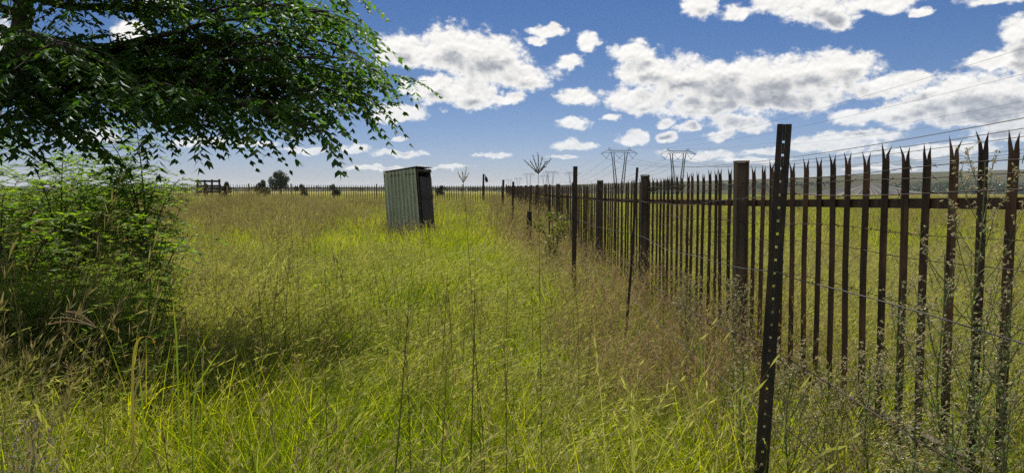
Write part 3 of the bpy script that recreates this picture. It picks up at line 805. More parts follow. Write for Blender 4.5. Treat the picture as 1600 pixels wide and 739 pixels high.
# ------------------------------------------------------------------ the overhanging tree
tb_ = Vector((-6.75, 7.9, g1(-6.75, 7.9)))
tree = thing('pinnate_leaf_tree', 'large dark leafy tree overhanging the upper left with drooping feathery leaf sprays', 'tree', tb_)
tr = MB(); lv = Leaves()
trunk = [Vector((-6.75, 7.9, -.15)), Vector((-6.45, 7.75, .8)), Vector((-5.85, 7.55, 1.75)), Vector((-5.15, 7.35, 2.45)), Vector((-4.72, 7.22, 3.1)), Vector((-4.5, 7.1, 4.2)), Vector((-4.6, 7.0, 5.2))]
tr.tube([t - tb_ for t in trunk], [.17, .145, .12, .10, .09, .065, .03], 10)
def bez(a, c, b, n): 
    t = np.linspace(0, 1, n)[:, None]; a, b, c = map(np.array, (a, b, c))
    return (1 - t) ** 2 * a + 2 * t * (1 - t) * c + t ** 2 * b
tips = [(25, 222, 6.0), (85, 215, 5.8), (500, 205, 5.6), (40, 200, 5.8), (110, 5, 6.4), (235, -5, 6.8), (10, -20, 6.6), (430, 5, 6.3), (560, 165, 6.4), (548, 120, 7.0), (556, 80, 6.6), (540, 32, 7.2), (520, -30, 6.4), (455, 196, 5.6), (430, 160, 6.5), (325, 168, 6.3), (265, 168, 5.7),
        (205, 170, 6.5), (85, 198, 6.3), (-20, 215, 6.8), (450, 60, 6.0), (250, -30, 6.0), (400, -100, 6.6), (150, -120, 6.0), (100, 60, 5.3),
         (300, 110, 7.2), (420, 140, 7.2), (500, 90, 5.9), (-150, 0, 8.0), (60, -100, 7.5), (350, -150, 7.2), (470, 10, 7.2), (60, 135, 6.0),
        (470, 140, 6.2), (505, 108, 6.8), (510, 150, 6.0), (510, 20, 5.9)]
tipsW = [at(*t) for t in tips] + [Vector(v) for v in ((-8.6, 8.2, 3.6), (-7.6, 6.2, 4.0), (-6.8, 8.6, 5.0), (-5.0, 8.2, 5.0), (-9.0, 8.6, 4.6))]
def twig(p, d, L, dense=1.0):
    d = np.asarray(d); d = d / np.linalg.norm(d)
    n = 6; t = np.linspace(0, 1, n)[:, None]
    P = np.asarray(p) + d * t * L + np.array((0, 0, -1.0)) * (t ** 2) * L * random.uniform(.05, .3) + rng.normal(0, .012, (n, 3)) * t
    if P[-1][2] < (2.02 if P[-1][0] > -3.3 else 1.9): return
    tr.tube(P - np.array(tb_), np.linspace(.008, .0025, n), 4, 1, False)
    k = max(3, int(L / .07 * dense))
    for j in range(k):
        s_ = .12 + .88 * j / (k - 1); i0 = min(n - 2, int(s_ * (n - 1))); fr = s_ * (n - 1) - i0
        q = P[i0] * (1 - fr) + P[i0 + 1] * fr; T = P[i0 + 1] - P[i0]; T /= np.linalg.norm(T)
        sd = np.cross(T, (0, 0, 1.0)); sd /= np.linalg.norm(sd) + 1e-9
        sg = 1 if j % 2 else -1
        dd = T * rng.uniform(.4, .8) + sd * sg * rng.uniform(.6, .95) + np.array((0, 0, 1)) * rng.uniform(-.35, .3)
        if j == k - 1: dd = T
        lv.pinnate(q - np.array(tb_), dd, rng.uniform(.2, .34), 5 if rng.random() < .5 else 6, rng.uniform(.07, .115), rng.uniform(.0135, .021), droop=.4, hang=.5)
for i, tw in enumerate(tipsW):
    src = trunk[3].lerp(trunk[4], random.random()) if tw.z < 3.0 else trunk[4].lerp(trunk[5], random.random() * .9)
    Ld = (tw - src).length
    ctrl = src.lerp(tw, .5) + Vector((random.uniform(-.2, .2), random.uniform(-.3, .3), .16 * Ld * random.uniform(-.3, 1.1)))
    n = 14
    P = bez(src, ctrl, tw, n) + rng.normal(0, .02, (n, 3)); P[0] = src
    tr.tube(P - np.array(tb_), np.linspace(.032 + .004 * Ld, .006, n), 6)
    k = int(Ld * 3.1) + 3
    for j in range(k):
        s_ = .22 + .78 * (j + random.random() * .6) / k; s_ = min(s_, .985)
        i0 = min(n - 2, int(s_ * (n - 1))); fr = s_ * (n - 1) - i0
        q = P[i0] * (1 - fr) + P[i0 + 1] * fr; T = P[i0 + 1] - P[i0]; T /= np.linalg.norm(T)
        sd = np.cross(T, (0, 0, 1.0)); sd /= np.linalg.norm(sd) + 1e-9
        dd = T * random.uniform(.5, 1.0) + sd * random.choice((-1, 1)) * random.uniform(.3, .9) + np.array((.25, 0, 1)) * random.uniform(-.3, .45)
        twig(q, dd, random.uniform(.36, .72))
    twig(P[-2], P[-1] - P[-3], random.uniform(.25, .4))
tr.build('trunk', [M['bark'], M['twig']], tree, smooth=True)
cr = MB(); lv.flush(cr); cr.build('crown', M['treeleaf'], tree)

# ------------------------------------------------------------------ feathery saplings under it
def sapling(label, x, y, h, spread, stems, leafn, seed, ll=.045, rach=.32):
    z = g1(x, y); rt = thing('feathery_sapling', label, 'shrub', (x, y, z), group='feathery saplings below the tree')
    r_ = np.random.default_rng(seed); st = MB(); L_ = Leaves()
    for k in range(stems):
        a = r_.uniform(0, 6.28); sp = spread * r_.uniform(.25, 1.0) if k else .06
        hh = h * (r_.uniform(.6, .95) if k else 1.0)
        tip = np.array((sp * math.cos(a), sp * math.sin(a), hh)); b0 = np.array((r_.normal(0, .06), r_.normal(0, .06), -.05))
        P = bez(b0, (b0[0] + tip[0] * .15, b0[1] + tip[1] * .15, hh * .75), tip, 12)
        st.tube(P, np.linspace(.014, .004, 12), 5, 0, False)
        n = int(leafn * 2.0 * (.6 + .4 * hh / h))
        for j in range(n):
            s_ = .28 + .72 * j / n; i0 = min(10, int(s_ * 11)); q = P[i0] + (P[i0 + 1] - P[i0]) * (s_ * 11 - i0)
            b_ = j * 2.4 + r_.uniform(-.5, .5); el = r_.uniform(.05, .7)
            d = np.array((math.cos(b_), math.sin(b_), el))
            Pm = L_.pinnate(q, d, rach * r_.uniform(.7, 1.2), 8, ll * 1.6, .0155, droop=.5, spread=.9, hang=.12)
            st.tube(Pm, [.0042, .0034, .002], 3, 0, False)
    st.build('stem', M['twig'], rt); c_ = MB(); L_.flush(c_); c_.build('foliage', M['bushleaf'], rt)
sapling('tall slender feathery sapling with arching sprays against the sky, right end of the thicket', -4.45, 8.9, 2.55, .6, 6, 19, 1, .055, .42)
sapling('bushy feathery sapling in the middle of the thicket, left of the tall slender one', -5.4, 8.9, 2.15, 1.2, 8, 16, 2, .06, .5)
sapling('bright green feathery sapling at the left picture edge below the dark tree crown', -6.2, 8.7, 2.5, 1.0, 8, 20, 3, .06, .5)
sapling('small feathery sapling leaning right at the foot of the tall slender one', -4.1, 8.3, 1.35, .6, 6, 12, 5, .05, .38)
sapling('broad bright green feathery sapling between the left edge one and the middle bushy one', -5.3, 7.7, 1.6, 1.1, 8, 16, 9, .06, .5)
sapling('dark feathery sapling low at the left picture edge in deep shade', -3.6, 4.7, 1.05, .4, 5, 9, 6)
sapling('feathery sapling behind the middle of the thicket, half hidden', -6.1, 10.6, 2.2, 1.1, 8, 18, 8, .06, .5)

# ------------------------------------------------------------------ grass
GM = {}
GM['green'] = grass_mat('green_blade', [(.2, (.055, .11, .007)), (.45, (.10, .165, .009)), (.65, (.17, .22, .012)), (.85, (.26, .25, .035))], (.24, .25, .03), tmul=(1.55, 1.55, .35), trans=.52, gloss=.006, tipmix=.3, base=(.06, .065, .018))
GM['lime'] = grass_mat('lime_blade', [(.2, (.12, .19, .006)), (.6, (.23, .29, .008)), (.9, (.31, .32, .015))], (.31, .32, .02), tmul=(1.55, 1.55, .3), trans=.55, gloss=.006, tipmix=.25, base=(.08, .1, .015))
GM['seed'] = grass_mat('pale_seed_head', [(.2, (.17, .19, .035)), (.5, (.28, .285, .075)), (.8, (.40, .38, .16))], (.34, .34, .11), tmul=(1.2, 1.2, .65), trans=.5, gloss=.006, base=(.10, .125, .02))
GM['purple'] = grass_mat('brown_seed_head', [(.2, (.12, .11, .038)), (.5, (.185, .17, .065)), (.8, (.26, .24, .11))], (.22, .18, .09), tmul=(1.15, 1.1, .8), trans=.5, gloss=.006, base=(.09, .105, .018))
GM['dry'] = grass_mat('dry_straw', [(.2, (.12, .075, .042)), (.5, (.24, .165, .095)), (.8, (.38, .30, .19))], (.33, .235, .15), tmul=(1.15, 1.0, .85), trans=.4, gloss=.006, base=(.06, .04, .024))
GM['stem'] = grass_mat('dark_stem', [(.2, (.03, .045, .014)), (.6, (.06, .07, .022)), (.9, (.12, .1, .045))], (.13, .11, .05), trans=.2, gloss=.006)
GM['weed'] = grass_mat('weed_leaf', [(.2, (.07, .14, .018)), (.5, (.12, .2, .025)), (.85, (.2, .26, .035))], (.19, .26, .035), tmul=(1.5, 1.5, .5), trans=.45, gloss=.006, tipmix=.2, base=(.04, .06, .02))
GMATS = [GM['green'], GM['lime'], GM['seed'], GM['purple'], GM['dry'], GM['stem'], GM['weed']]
MI = dict(green=0, lime=1, seed=2, purple=3, dry=4, stem=5, weed=6)

def blades(mb, n, rad, L, w, lean, droop, mat, bias=0.0, segs=4, seed=None):
    """n curved tapering blades; seed = (count, size, material, spread) adds a panicle at the top"""
    for i in range(n):
        a = rng.uniform(0, 6.2832); rr = rad * math.sqrt(rng.random())
        p = np.array((rr * math.cos(a), rr * math.sin(a), -.02))
        az = rng.uniform(0, 6.2832)
        hd = np.array((math.cos(az) + bias, math.sin(az), 0)); hd /= np.linalg.norm(hd) + 1e-9
        length = rng.uniform(*L); th = rng.uniform(*lean); dr = rng.uniform(*droop); ww = w * rng.uniform(.7, 1.25)
        perp = np.array((-hd[1], hd[0], 0)); tw = rng.uniform(-.9, .9)
        pts = [p]; dirs = []
        for k in range(segs):
            ang = th + dr * ((k + .5) / segs) ** 1.6
            d = hd * math.sin(ang) + np.array((0, 0, math.cos(ang))); dirs.append(d)
            pts.append(pts[-1] + d * length / segs)
        pts = np.array(pts); t = np.linspace(0, 1, segs + 1)
        wid = ww * np.minimum(1, (1 - t) * 1.9 + .04) ** .8 * .5
        dirs.append(dirs[-1]); D_ = np.array(dirs)
        nrm = np.cross(D_, perp)
        Wv = perp[None] * np.cos(tw * (.4 + t))[:, None] + nrm * np.sin(tw * (.4 + t))[:, None]
        Vv = np.empty((2 * (segs + 1), 3)); Vv[0::2] = pts - Wv * wid[:, None]; Vv[1::2] = pts + Wv * wid[:, None]
        mb.add(Vv, [[2 * k, 2 * k + 1, 2 * k + 3, 2 * k + 2] for k in range(segs)], MI[mat], np.repeat(t, 2))
        if seed:
            cnt, sz, sm, spr, frac = seed
            s_ = 1 - frac * rng.random(cnt)
            idx_ = np.minimum((s_ * segs).astype(int), segs - 1); fr = s_ * segs - idx_
            Q = pts[idx_] * (1 - fr)[:, None] + pts[idx_ + 1] * fr[:, None]
            A = D_[idx_] + rng.normal(0, spr, (cnt, 3)); A /= np.linalg.norm(A, axis=1)[:, None]
            B = np.cross(A, rng.normal(size=(cnt, 3))); B /= np.linalg.norm(B, axis=1)[:, None] + 1e-9
            ln = sz * rng.uniform(.6, 1.4, cnt)[:, None]
            Vq = np.stack([Q, Q + A * ln * .5 + B * ln * .06, Q + A * ln, Q + A * ln * .5 - B * ln * .06], 1).reshape(-1, 3)
            mb.add(Vq, [[4 * j, 4 * j + 1, 4 * j + 2, 4 * j + 3] for j in range(cnt)], MI[sm], np.full(4 * cnt, .9))

TCOL = bpy.data.collections.new('grass_sources')   # not linked to the scene
T_IDX = {}
def template(name, fn):
    mb = MB(); fn(mb); o = mb.build(name, GMATS, link=False)
    o.name = '%02d_%s' % (len(T_IDX), name); TCOL.objects.link(o); T_IDX[name] = len(T_IDX)
# near templates
for v in 'ab':
    template('leafy_' + v, lambda mb: (blades(mb, 58, .13, (.35, .74), .0046, (.05, .5), (.3, 1.5), 'green', .25, 5), blades(mb, 9, .12, (.4, .7), .0058, (.05, .4), (.2, 1.0), 'lime', .25, 5)))
    template('fine_' + v, lambda mb: (blades(mb, 60, .15, (.35, .75), .0032, (.1, .6), (.5, 1.7), 'green', .5, 5), blades(mb, 16, .13, (.55, .85), .0022, (.1, .45), (.5, 1.5), 'seed', .9, 6, (12, .034, 'seed', .22, .35))))
    template('nod_' + v, lambda mb: (blades(mb, 30, .14, (.3, .6), .0045, (.05, .6), (.3, 1.4), 'green', .3, 5), blades(mb, 26, .13, (.6, .92), .0021, (.1, .4), (.7, 1.7), 'seed', 1.1, 6, (18, .036, 'seed', .22, .38))))
    template('stalk_' + v, lambda mb: (blades(mb, 18, .12, (.3, .6), .005, (.05, .5), (.2, 1.3), 'green', .2, 4), blades(mb, 5, .12, (.75, 1.1), .003, (.0, .16), (.0, .25), 'stem', .1, 5, (22, .018, 'purple', .22, .22))))
    template('lime_' + v, lambda mb: (blades(mb, 40, .12, (.35, .7), .0056, (.03, .55), (.15, 1.5), 'lime', .1, 5), blades(mb, 22, .12, (.3, .6), .0045, (.05, .5), (.3, 1.3), 'green', .1, 5), blades(mb, 8, .12, (.3, .6), .004, (.2, .9), (.3, 1.6), 'dry', .1, 5)))
    template('dry_' + v, lambda mb: (blades(mb, 44, .15, (.25, .65), .0036, (.1, .9), (.2, 1.5), 'dry', .2, 5), blades(mb, 10, .14, (.5, .95), .0024, (.0, .5), (.1, .9), 'dry', .2, 5, (14, .022, 'dry', .5, .3))))
    template('plume_' + v, lambda mb: (blades(mb, 22, .15, (.4, .8), .005, (.05, .4), (.2, 1.1), 'green', .2, 4), blades(mb, 16, .15, (.7, 1.1), .0026, (.02, .3), (.1, .8), 'purple', .35, 5, (22, .034, 'purple', .35, .3))))
def weedy(mb):
    for k in range(5):
        h = rng.uniform(.45, .95); az = rng.uniform(0, 6.28); tip = np.array((.22 * math.cos(az), .22 * math.sin(az), h))
        P = bez((.05 * math.cos(az), .05 * math.sin(az), -.02), (.07 * math.cos(az), .07 * math.sin(az), h * .7), tip, 7)
        mb.tube(P, np.linspace(.004, .0015, 7), 4, MI['stem'], False, np.linspace(.2, .8, 7))
        L_ = Leaves()
        for j in range(13):
            t = .2 + .8 * j / 13; i0 = min(5, int(t * 6)); q = P[i0] + (P[i0 + 1] - P[i0]) * (t * 6 - i0); a = j * 2.4
            L_.pinnate(q, (math.cos(a), math.sin(a), .35), rng.uniform(.12, .24), 6, .04, .008, droop=.4, hang=.1)
        b0 = mb.nv; L_.flush(mb, MI['weed']); mb.ta[-1][:] = .6
for v in 'ab':
    template('weedy_' + v, weedy)
    template('bent_' + v, lambda mb: (blades(mb, 26, .16, (.4, .8), .0042, (.3, 1.1), (.5, 1.8), 'green', .5, 6), blades(mb, 16, .16, (.4, .85), .0032, (.3, 1.2), (.3, 1.6), 'seed', .7, 6, (8, .03, 'seed', .25, .3)), blades(mb, 8, .15, (.3, .7), .004, (.3, 1.2), (.2, 1.6), 'dry', .5, 5)))
    template('tall_' + v, lambda mb: (blades(mb, 14, .12, (.3, .6), .005, (.05, .5), (.2, 1.3), 'green', .2, 4), blades(mb, 3, .12, (.95, 1.3), .0042, (.0, .10), (.0, .2), 'stem', .1, 5, (30, .02, 'stem', .18, .3))))
# wide cheaper ones for distance
for v in 'ab':
    template('far_green_' + v, lambda mb: (blades(mb, 60, .42, (.4, .8), .012, (.05, .45), (.2, 1.0), 'green', .2, 3), blades(mb, 24, .42, (.6, .9), .007, (.05, .35), (.3, 1.2), 'seed', .5, 3, (5, .07, 'seed', .3, .35))))
    template('far_lime_' + v, lambda mb: (blades(mb, 80, .42, (.4, .85), .014, (.03, .35), (.1, .8), 'lime', .1, 3), blades(mb, 14, .42, (.6, .9), .006, (.05, .3), (.2, .8), 'seed', .3, 3, (4, .06, 'seed', .3, .3))))
    template('far_plume_' + v, lambda mb: (blades(mb, 34, .42, (.4, .8), .011, (.05, .4), (.2, .9), 'green', .2, 3), blades(mb, 40, .42, (.7, 1.15), .006, (.02, .3), (.1, .7), 'purple', .3, 4, (9, .075, 'purple', .4, .33))))
    template('far_dry_' + v, lambda mb: (blades(mb, 70, .42, (.4, .9), .010, (.05, .5), (.2, 1.0), 'dry', .2, 3), blades(mb, 20, .42, (.4, .8), .010, (.05, .4), (.2, .9), 'green', .2, 3)))

def vnoise(x, y, s, seed):
    r_ = np.random.default_rng(seed); G = r_.random((64, 64))
    u, v = np.asarray(x) / s + 1000.3, np.asarray(y) / s + 1000.7
    i, j = np.floor(u).astype(int), np.floor(v).astype(int); fu, fv = u - i, v - j
    fu = fu * fu * (3 - 2 * fu); fv = fv * fv * (3 - 2 * fv); g = lambda a, b_: G[a % 64, b_ % 64]
    return (g(i, j) * (1 - fu) + g(i + 1, j) * fu) * (1 - fv) + (g(i, j + 1) * (1 - fu) + g(i + 1, j + 1) * fu) * fv

gn = bpy.data.node_groups.new('scatter', 'GeometryNodeTree')
gn.interface.new_socket('Geometry', in_out='INPUT', socket_type='NodeSocketGeometry')
gn.interface.new_socket('Geometry', in_out='OUTPUT', socket_type='NodeSocketGeometry')
N = gn.nodes; Lk = gn.links
gi = N.new('NodeGroupInput'); go = N.new('NodeGroupOutput'); iop = N.new('GeometryNodeInstanceOnPoints'); ci = N.new('GeometryNodeCollectionInfo')
ci.inputs['Collection'].default_value = TCOL; ci.inputs['Separate Children'].default_value = True; ci.inputs['Reset Children'].default_value = True
def named(nm, typ):
    n = N.new('GeometryNodeInputNamedAttribute'); n.data_type = typ; n.inputs[0].default_value = nm; return n.outputs[0]
e2r = N.new('FunctionNodeEulerToRotation'); Lk.new(named('rot', 'FLOAT_VECTOR'), e2r.inputs[0])
Lk.new(gi.outputs[0], iop.inputs['Points']); Lk.new(ci.outputs[0], iop.inputs['Instance']); iop.inputs['Pick Instance'].default_value = True
Lk.new(named('pick', 'INT'), iop.inputs['Instance Index']); Lk.new(e2r.outputs[0], iop.inputs['Rotation']); Lk.new(named('scl', 'FLOAT_VECTOR'), iop.inputs['Scale'])
Lk.new(iop.outputs[0], go.inputs[0])

def scatter(name, label, cat, pts, picks, scl, tilt=.08):
    me = bpy.data.meshes.new(name); n = len(pts)
    z = gz(pts[:, 0], pts[:, 1])
    me.from_pydata(np.column_stack([pts, z]).tolist(), [], [])
    a = me.attributes.new('pick', 'INT', 'POINT'); a.data.foreach_set('value', picks.astype(np.int32))
    # full turns would undo the common lean of the wind: keep the turn modest
    rot = np.column_stack([rng.normal(0, tilt, n), rng.normal(0, tilt, n), rng.uniform(-1.0, 1.0, n)])
    a = me.attributes.new('rot', 'FLOAT_VECTOR', 'POINT'); a.data.foreach_set('vector', rot.ravel().astype(np.float32))
    s3 = np.column_stack([scl[:, 0], scl[:, 0], scl[:, 1]])
    a = me.attributes.new('scl', 'FLOAT_VECTOR', 'POINT'); a.data.foreach_set('vector', s3.ravel().astype(np.float32))
    for mt in GMATS: me.materials.append(mt)
    o = bpy.data.objects.new(name, me); COL.objects.link(o)
    md = o.modifiers.new('scatter', 'NODES'); md.node_group = gn
    return tag(o, label, cat, kind='stuff')

def ring(d0, d1, dens, xmin_k=-.80, xmax_k=.80, m=1.2):
    n = int(dens * (xmax_k - xmin_k) * (d1 - d0) * (d1 + d0) / 2 + dens * 2 * m * (d1 - d0))
    y = np.sqrt(rng.uniform(d0 ** 2, d1 ** 2, n)) if d0 >= 0 else rng.uniform(d0, d1, n)
    x = rng.uniform(xmin_k * np.maximum(y, 0) - m, xmax_k * np.maximum(y, 0) + m, n)
    return np.column_stack([x, y])

def fence_x(y): return FX0 + FSL * y
def choose(names, probs, n, lod=''):
    ks = rng.choice(len(names), n, p=np.array(probs) / sum(probs)); ab = rng.integers(0, 2, n)
    return np.array([T_IDX[names[k] + '_' + 'ab'[b_]] for k, b_ in zip(ks, ab)])

main_p, main_k, main_s = [], [], []
fw_p, fw_k, fw_s = [], [], []
md_p, md_k, md_s = [], [], []
def put(lst, p_, k_, s_): lst[0].append(p_); lst[1].append(k_); lst[2].append(s_)
MAIN = (main_p, main_k, main_s); FW = (fw_p, fw_k, fw_s); MD = (md_p, md_k, md_s)
for (d0, d1, dens, far) in ((0.75, 3.0, 88, 0), (3.0, 7.5, 66, 0), (7.5, 16, 27, 0), (16, 30, 8, 1), (30, 57.5, 6, 1)):
    p_ = ring(d0, d1, dens)
    if d0 < 1: p_ = np.concatenate([p_, np.column_stack([rng.uniform(-3, 3, 350), rng.uniform(-1.5, .75, 350)])])
    p_ = p_[np.hypot(p_[:, 0], p_[:, 1]) > .62]
    x, y = p_[:, 0], p_[:, 1]
    nA = vnoise(x, y, 1.1, 1); nB = vnoise(x, y, 3.2, 2); nC = vnoise(x, y, .6, 3)
    fx = fence_x(y)
    inF = (x > fx - 1.35 + .5 * (nA - .5)) & (x < fx + .25) & (y > 1.0)
    mea = x >= fx + .25
    mai = ~inF & ~mea
    # main field
    n = len(p_); k = np.zeros(n, int); s = np.ones((n, 2))
    if not far:
        k = choose(['leafy', 'fine', 'nod', 'stalk', 'lime', 'dry', 'plume', 'tall', 'bent'], [4.2, 2.5, 1.6, .6, 2.3, .3, .2, .4, 2.0], n)
        nod = nB > .62; k[nod] = choose(['nod', 'fine', 'leafy', 'stalk'], [3.4, 3, 2.2, .8], nod.sum())
        lm = (nA > .66) & (y < 6); k[lm] = choose(['lime', 'leafy', 'fine'], [3, 2, 1], lm.sum())
        lf = (x < -.30 * y - .2) & (y > 6.0); k[lf] = choose(['plume', 'nod', 'dry', 'fine', 'stalk', 'leafy', 'lime'], [.8, 2.4, .35, 2.0, 1.2, 4.0, 2.4], lf.sum())
        wd_ = (x < -.52 * y + .1) & (y < 8.0) & (y > 3.9) & (nC > .4); k[wd_] = choose(['weedy', 'leafy', 'plume'], [3, 1, .6], wd_.sum())
        ct = (np.abs(x + .10 * y - .3) < 1.5) & (y > 5.5) & (nA > .35); k[ct] = choose(['lime', 'fine', 'leafy', 'nod'], [3, 1, 2, 1], ct.sum())
    else:
        k = choose(['far_green', 'far_plume', 'far_lime', 'far_dry'], [3.4, .9, 2.2, .25], n)
        br = (x < -.16 * y) & (nB > .3); k[br] = choose(['far_plume', 'far_green', 'far_dry'], [1.5, 3.6, .3], br.sum())
        ct = (np.abs(x + .06 * y) < 3.2 + nB) & (y < 50); k[ct] = choose(['far_lime', 'far_green', 'far_plume'], [4.5, 1.2, .5], ct.sum())
    hs = rng.uniform(.75, 1.15, n) * (.82 + .35 * nA) * (.84 + .32 * nB) * np.where(rng.random(n) < .05, 1.38, 1); ws = rng.uniform(.85, 1.25, n)
    if d0 == 7.5: ws *= 1.45
    if d0 == 3.0: ws *= 1.12
    hs = hs * np.where(x < -.3 * y, 1.08, 1.0) * (1 - .24 * sstep(34, 50, y))
    hs = hs * np.where((x > -.02 * y) & (y > 6) & ~far, .9, 1)
    hs *= np.where(np.hypot(x - hb.x, y - hb.y) < 1.8, .95, 1.0)
    hs *= .55 + .45 * sstep(.6, 2.2, np.hypot(x, y))
    ok = mai & ~((np.abs(x - (hb.x - .4)) < .55) & (np.abs(y - hb.y - .6) < .5))
    put(MAIN, p_[ok], k[ok], np.column_stack([ws, hs])[ok])
    # strip along the wire and palisade
    if not far:
        k2 = choose(['dry', 'plume', 'stalk', 'leafy', 'fine', 'lime'], [6, .8, .6, .8, .7, .4], n)
        gr = (nC > .72) | ((y < 4.5) & (nA > .5)); k2[gr] = choose(['leafy', 'lime', 'fine', 'dry', 'stalk', 'weedy'], [2, 2, 1.4, 1.0, .8, .001], gr.sum())
        h2 = rng.uniform(.7, 1.1, n) * (.7 + .5 * nC) * np.where(y > 5, 1.08, 1.0)
    else:
        k2 = choose(['far_dry', 'far_plume', 'far_green'], [4, 3, 1], n); h2 = rng.uniform(.9, 1.35, n)
    put(FW, p_[inF], k2[inF], np.column_stack([ws, h2])[inF])
    if not far:
        k3 = choose(['fine', 'nod', 'leafy', 'dry', 'plume', 'lime'], [2.6, 2.2, 2.0, .8, .5, 2.7], n)
    else:
        k3 = choose(['far_green', 'far_dry', 'far_plume', 'far_lime'], [2.7, 1.4, .5, 2.6], n)
    put(MD, p_[mea], k3[mea], np.column_stack([ws, rng.uniform(.8, 1.15, n)])[mea])
# beyond the fences
p_ = ring(57.5, 130, 1.3, -.80, .80)
x, y = p_[:, 0], p_[:, 1]
kk = choose(['far_green', 'far_dry', 'far_lime', 'far_plume'], [2.6, 1.6, 2.2, .4], len(p_))
left = x < fence_x(y) + (y - 57) * -.2
ok = ~(left & (y < 58.6))
put(MD, p_[ok], kk[ok], np.column_stack([rng.uniform(1.6, 2.6, len(p_)), np.where(left, .55, .85) * rng.uniform(.8, 1.2, len(p_))])[ok])
for (nm, lab, cat, L_) in (('tall_grass', 'tall green and straw grass filling the plot', 'grass', MAIN), ('dry_fence_grass', 'brown dry grass and weeds along the foot of the fences', 'grass', FW),
                           ('meadow_grass', 'pale tall meadow grass beyond the fences', 'grass', MD)):
    scatter(nm, lab, cat, np.concatenate(L_[0]), np.concatenate(L_[1]), np.concatenate(L_[2]))

# ------------------------------------------------------------------ single plants one can point at
def finger_grass(label, px, py, D, foot_px, foot_py, spikes, ln, droop=0.0, mat='stem', tilt=(0, 0), fan=.75):
    a, b2 = at(px, py, D), at(foot_px, foot_py, D)
    zg = g1(b2.x, b2.y); d = b2 - a
    foot = Vector((b2.x, b2.y, zg)); rt = thing('finger_grass', label, 'grass stalk', foot)
    P = bez((0, 0, -.02), ((b2 - foot).x * .6 + (a.x - foot.x) * .4, 0.05, (a.z - zg) * .6), a - foot, 14)
    mb = MB(); mb.tube(P, np.linspace(.0013, .0007, 14), 5, 0, True, np.linspace(.2, .8, 14)); mb.build('stalk', GM['stem'], rt)
    top = np.array(a - foot)
    hd = MB()
    for i in range(spikes):
        u = (i / (spikes - 1) - .5) * 2 if spikes > 1 else 0
        ang = u * fan + random.uniform(-.08, .08); yy = random.uniform(-.35, .35)
        dr = np.array((math.sin(ang) + tilt[0], yy, math.cos(ang) + tilt[1])); dr /= np.linalg.norm(dr)
        L1 = ln * random.uniform(.8, 1.15) * (1.1 if abs(u) < .2 else 1)
        Q = np.array([top + dr * L1 * t - np.array((0, 0, 1)) * droop * L1 * t * t for t in np.linspace(0, 1, 6)])
        hd.tube(Q, [.0006, .0009, .0011, .0011, .0009, .0004], 5, 0, True, np.full(6, .7))
        for t in np.linspace(.1, 1, 26):
            k = t * 5; i0 = min(4, int(k)); q = Q[i0] + (Q[i0 + 1] - Q[i0]) * (k - i0)
            e = dr * .006 + rng.normal(0, .0022, 3); sd = np.cross(e, rng.normal(size=3)); sd = sd / np.linalg.norm(sd) * .0011
            hd.add([q, q + e * .5 + sd, q + e, q + e * .5 - sd], [[0, 1, 2, 3]], 0, [.8] * 4)
    hd.build('seed_head', GM[mat], rt)
finger_grass('tall finger grass stalk whose spread spikes stand against the sky beside the far pylons', 841, 272, 2.15, 851, 720, 7, .05)
finger_grass('tall pale finger grass stalk with a faint spread head against the sky right of the outhouse', 724, 286, 2.3, 765, 660, 4, .04, fan=.5, mat='purple')
finger_grass('finger grass with a straw coloured starry head in front of the palisade posts', 1040, 432, 3.6, 1032, 620, 9, .13, .5, 'dry', fan=1.4)
finger_grass('drooping finger grass with pinkish spikes pointing left in the shaded grass', 150, 512, 2.3, 160, 730, 6, .14, .35, 'dry', (-1.1, -.2), .5)
finger_grass('finger grass with a small loose head in the shade by the orange blade', 290, 520, 2.4, 296, 735, 6, .1, .2, 'purple', (.2, 0), .5)

def big_blade(name, label, pts, w, col, twist=.4):
    P = np.array([list(at(*q)) for q in pts]); foot = Vector((P[0][0], P[0][1], g1(P[0][0], P[0][1])))
    P = np.vstack([np.array(foot) - (0, 0, .02), P])
    t = np.linspace(0, 1, 17); tt = np.linspace(0, 1, len(P))
    Q = np.column_stack([np.interp(t, tt, P[:, k]) for k in range(3)])
    for _ in range(3): Q[1:-1] = .25 * Q[:-2] + .5 * Q[1:-1] + .25 * Q[2:]
    wd = w * np.minimum(1, (1 - t) * 2.2 + .02) * .5
    ax = np.array((math.cos(twist), math.sin(twist), 0))
    Q = Q - np.array(foot)
    Vv = np.empty((51, 3)); Vv[0::3] = Q - ax * wd[:, None]; Vv[1::3] = Q + np.array((0, .12 * w, 0)); Vv[2::3] = Q + ax * wd[:, None]
    Fs = []
    for k in range(16): Fs += [[3 * k, 3 * k + 1, 3 * k + 4, 3 * k + 3], [3 * k + 1, 3 * k + 2, 3 * k + 5, 3 * k + 4]]
    mb = MB(); mb.add(Vv, Fs, 0, np.repeat(t, 3)); o = mb.build(name, col, smooth=True); o.location = foot
    tag(o, label, 'grass blade')
GM['orange'] = grass_mat('withered_orange_blade', [(.2, (.14, .17, .03)), (.8, (.2, .2, .05))], (.55, .22, .03), tmul=(1.2, 1.0, .6), tipmix=1.0, base=(.1, .13, .03))
GM['bright'] = grass_mat('bright_single_blade', [(.2, (.08, .14, .015)), (.8, (.12, .18, .02))], (.28, .33, .03), tmul=(1.4, 1.4, .5), tipmix=1.0, base=(.06, .09, .015))
big_blade('withered_grass', 'withered grass blade curled over like an orange hook in the tree shade', [(204, 600, 2.7), (208, 560, 2.7), (212, 534, 2.7), (219, 526, 2.7), (232, 523, 2.7), (241, 530, 2.7), (243, 543, 2.7)], .009, GM['orange'])
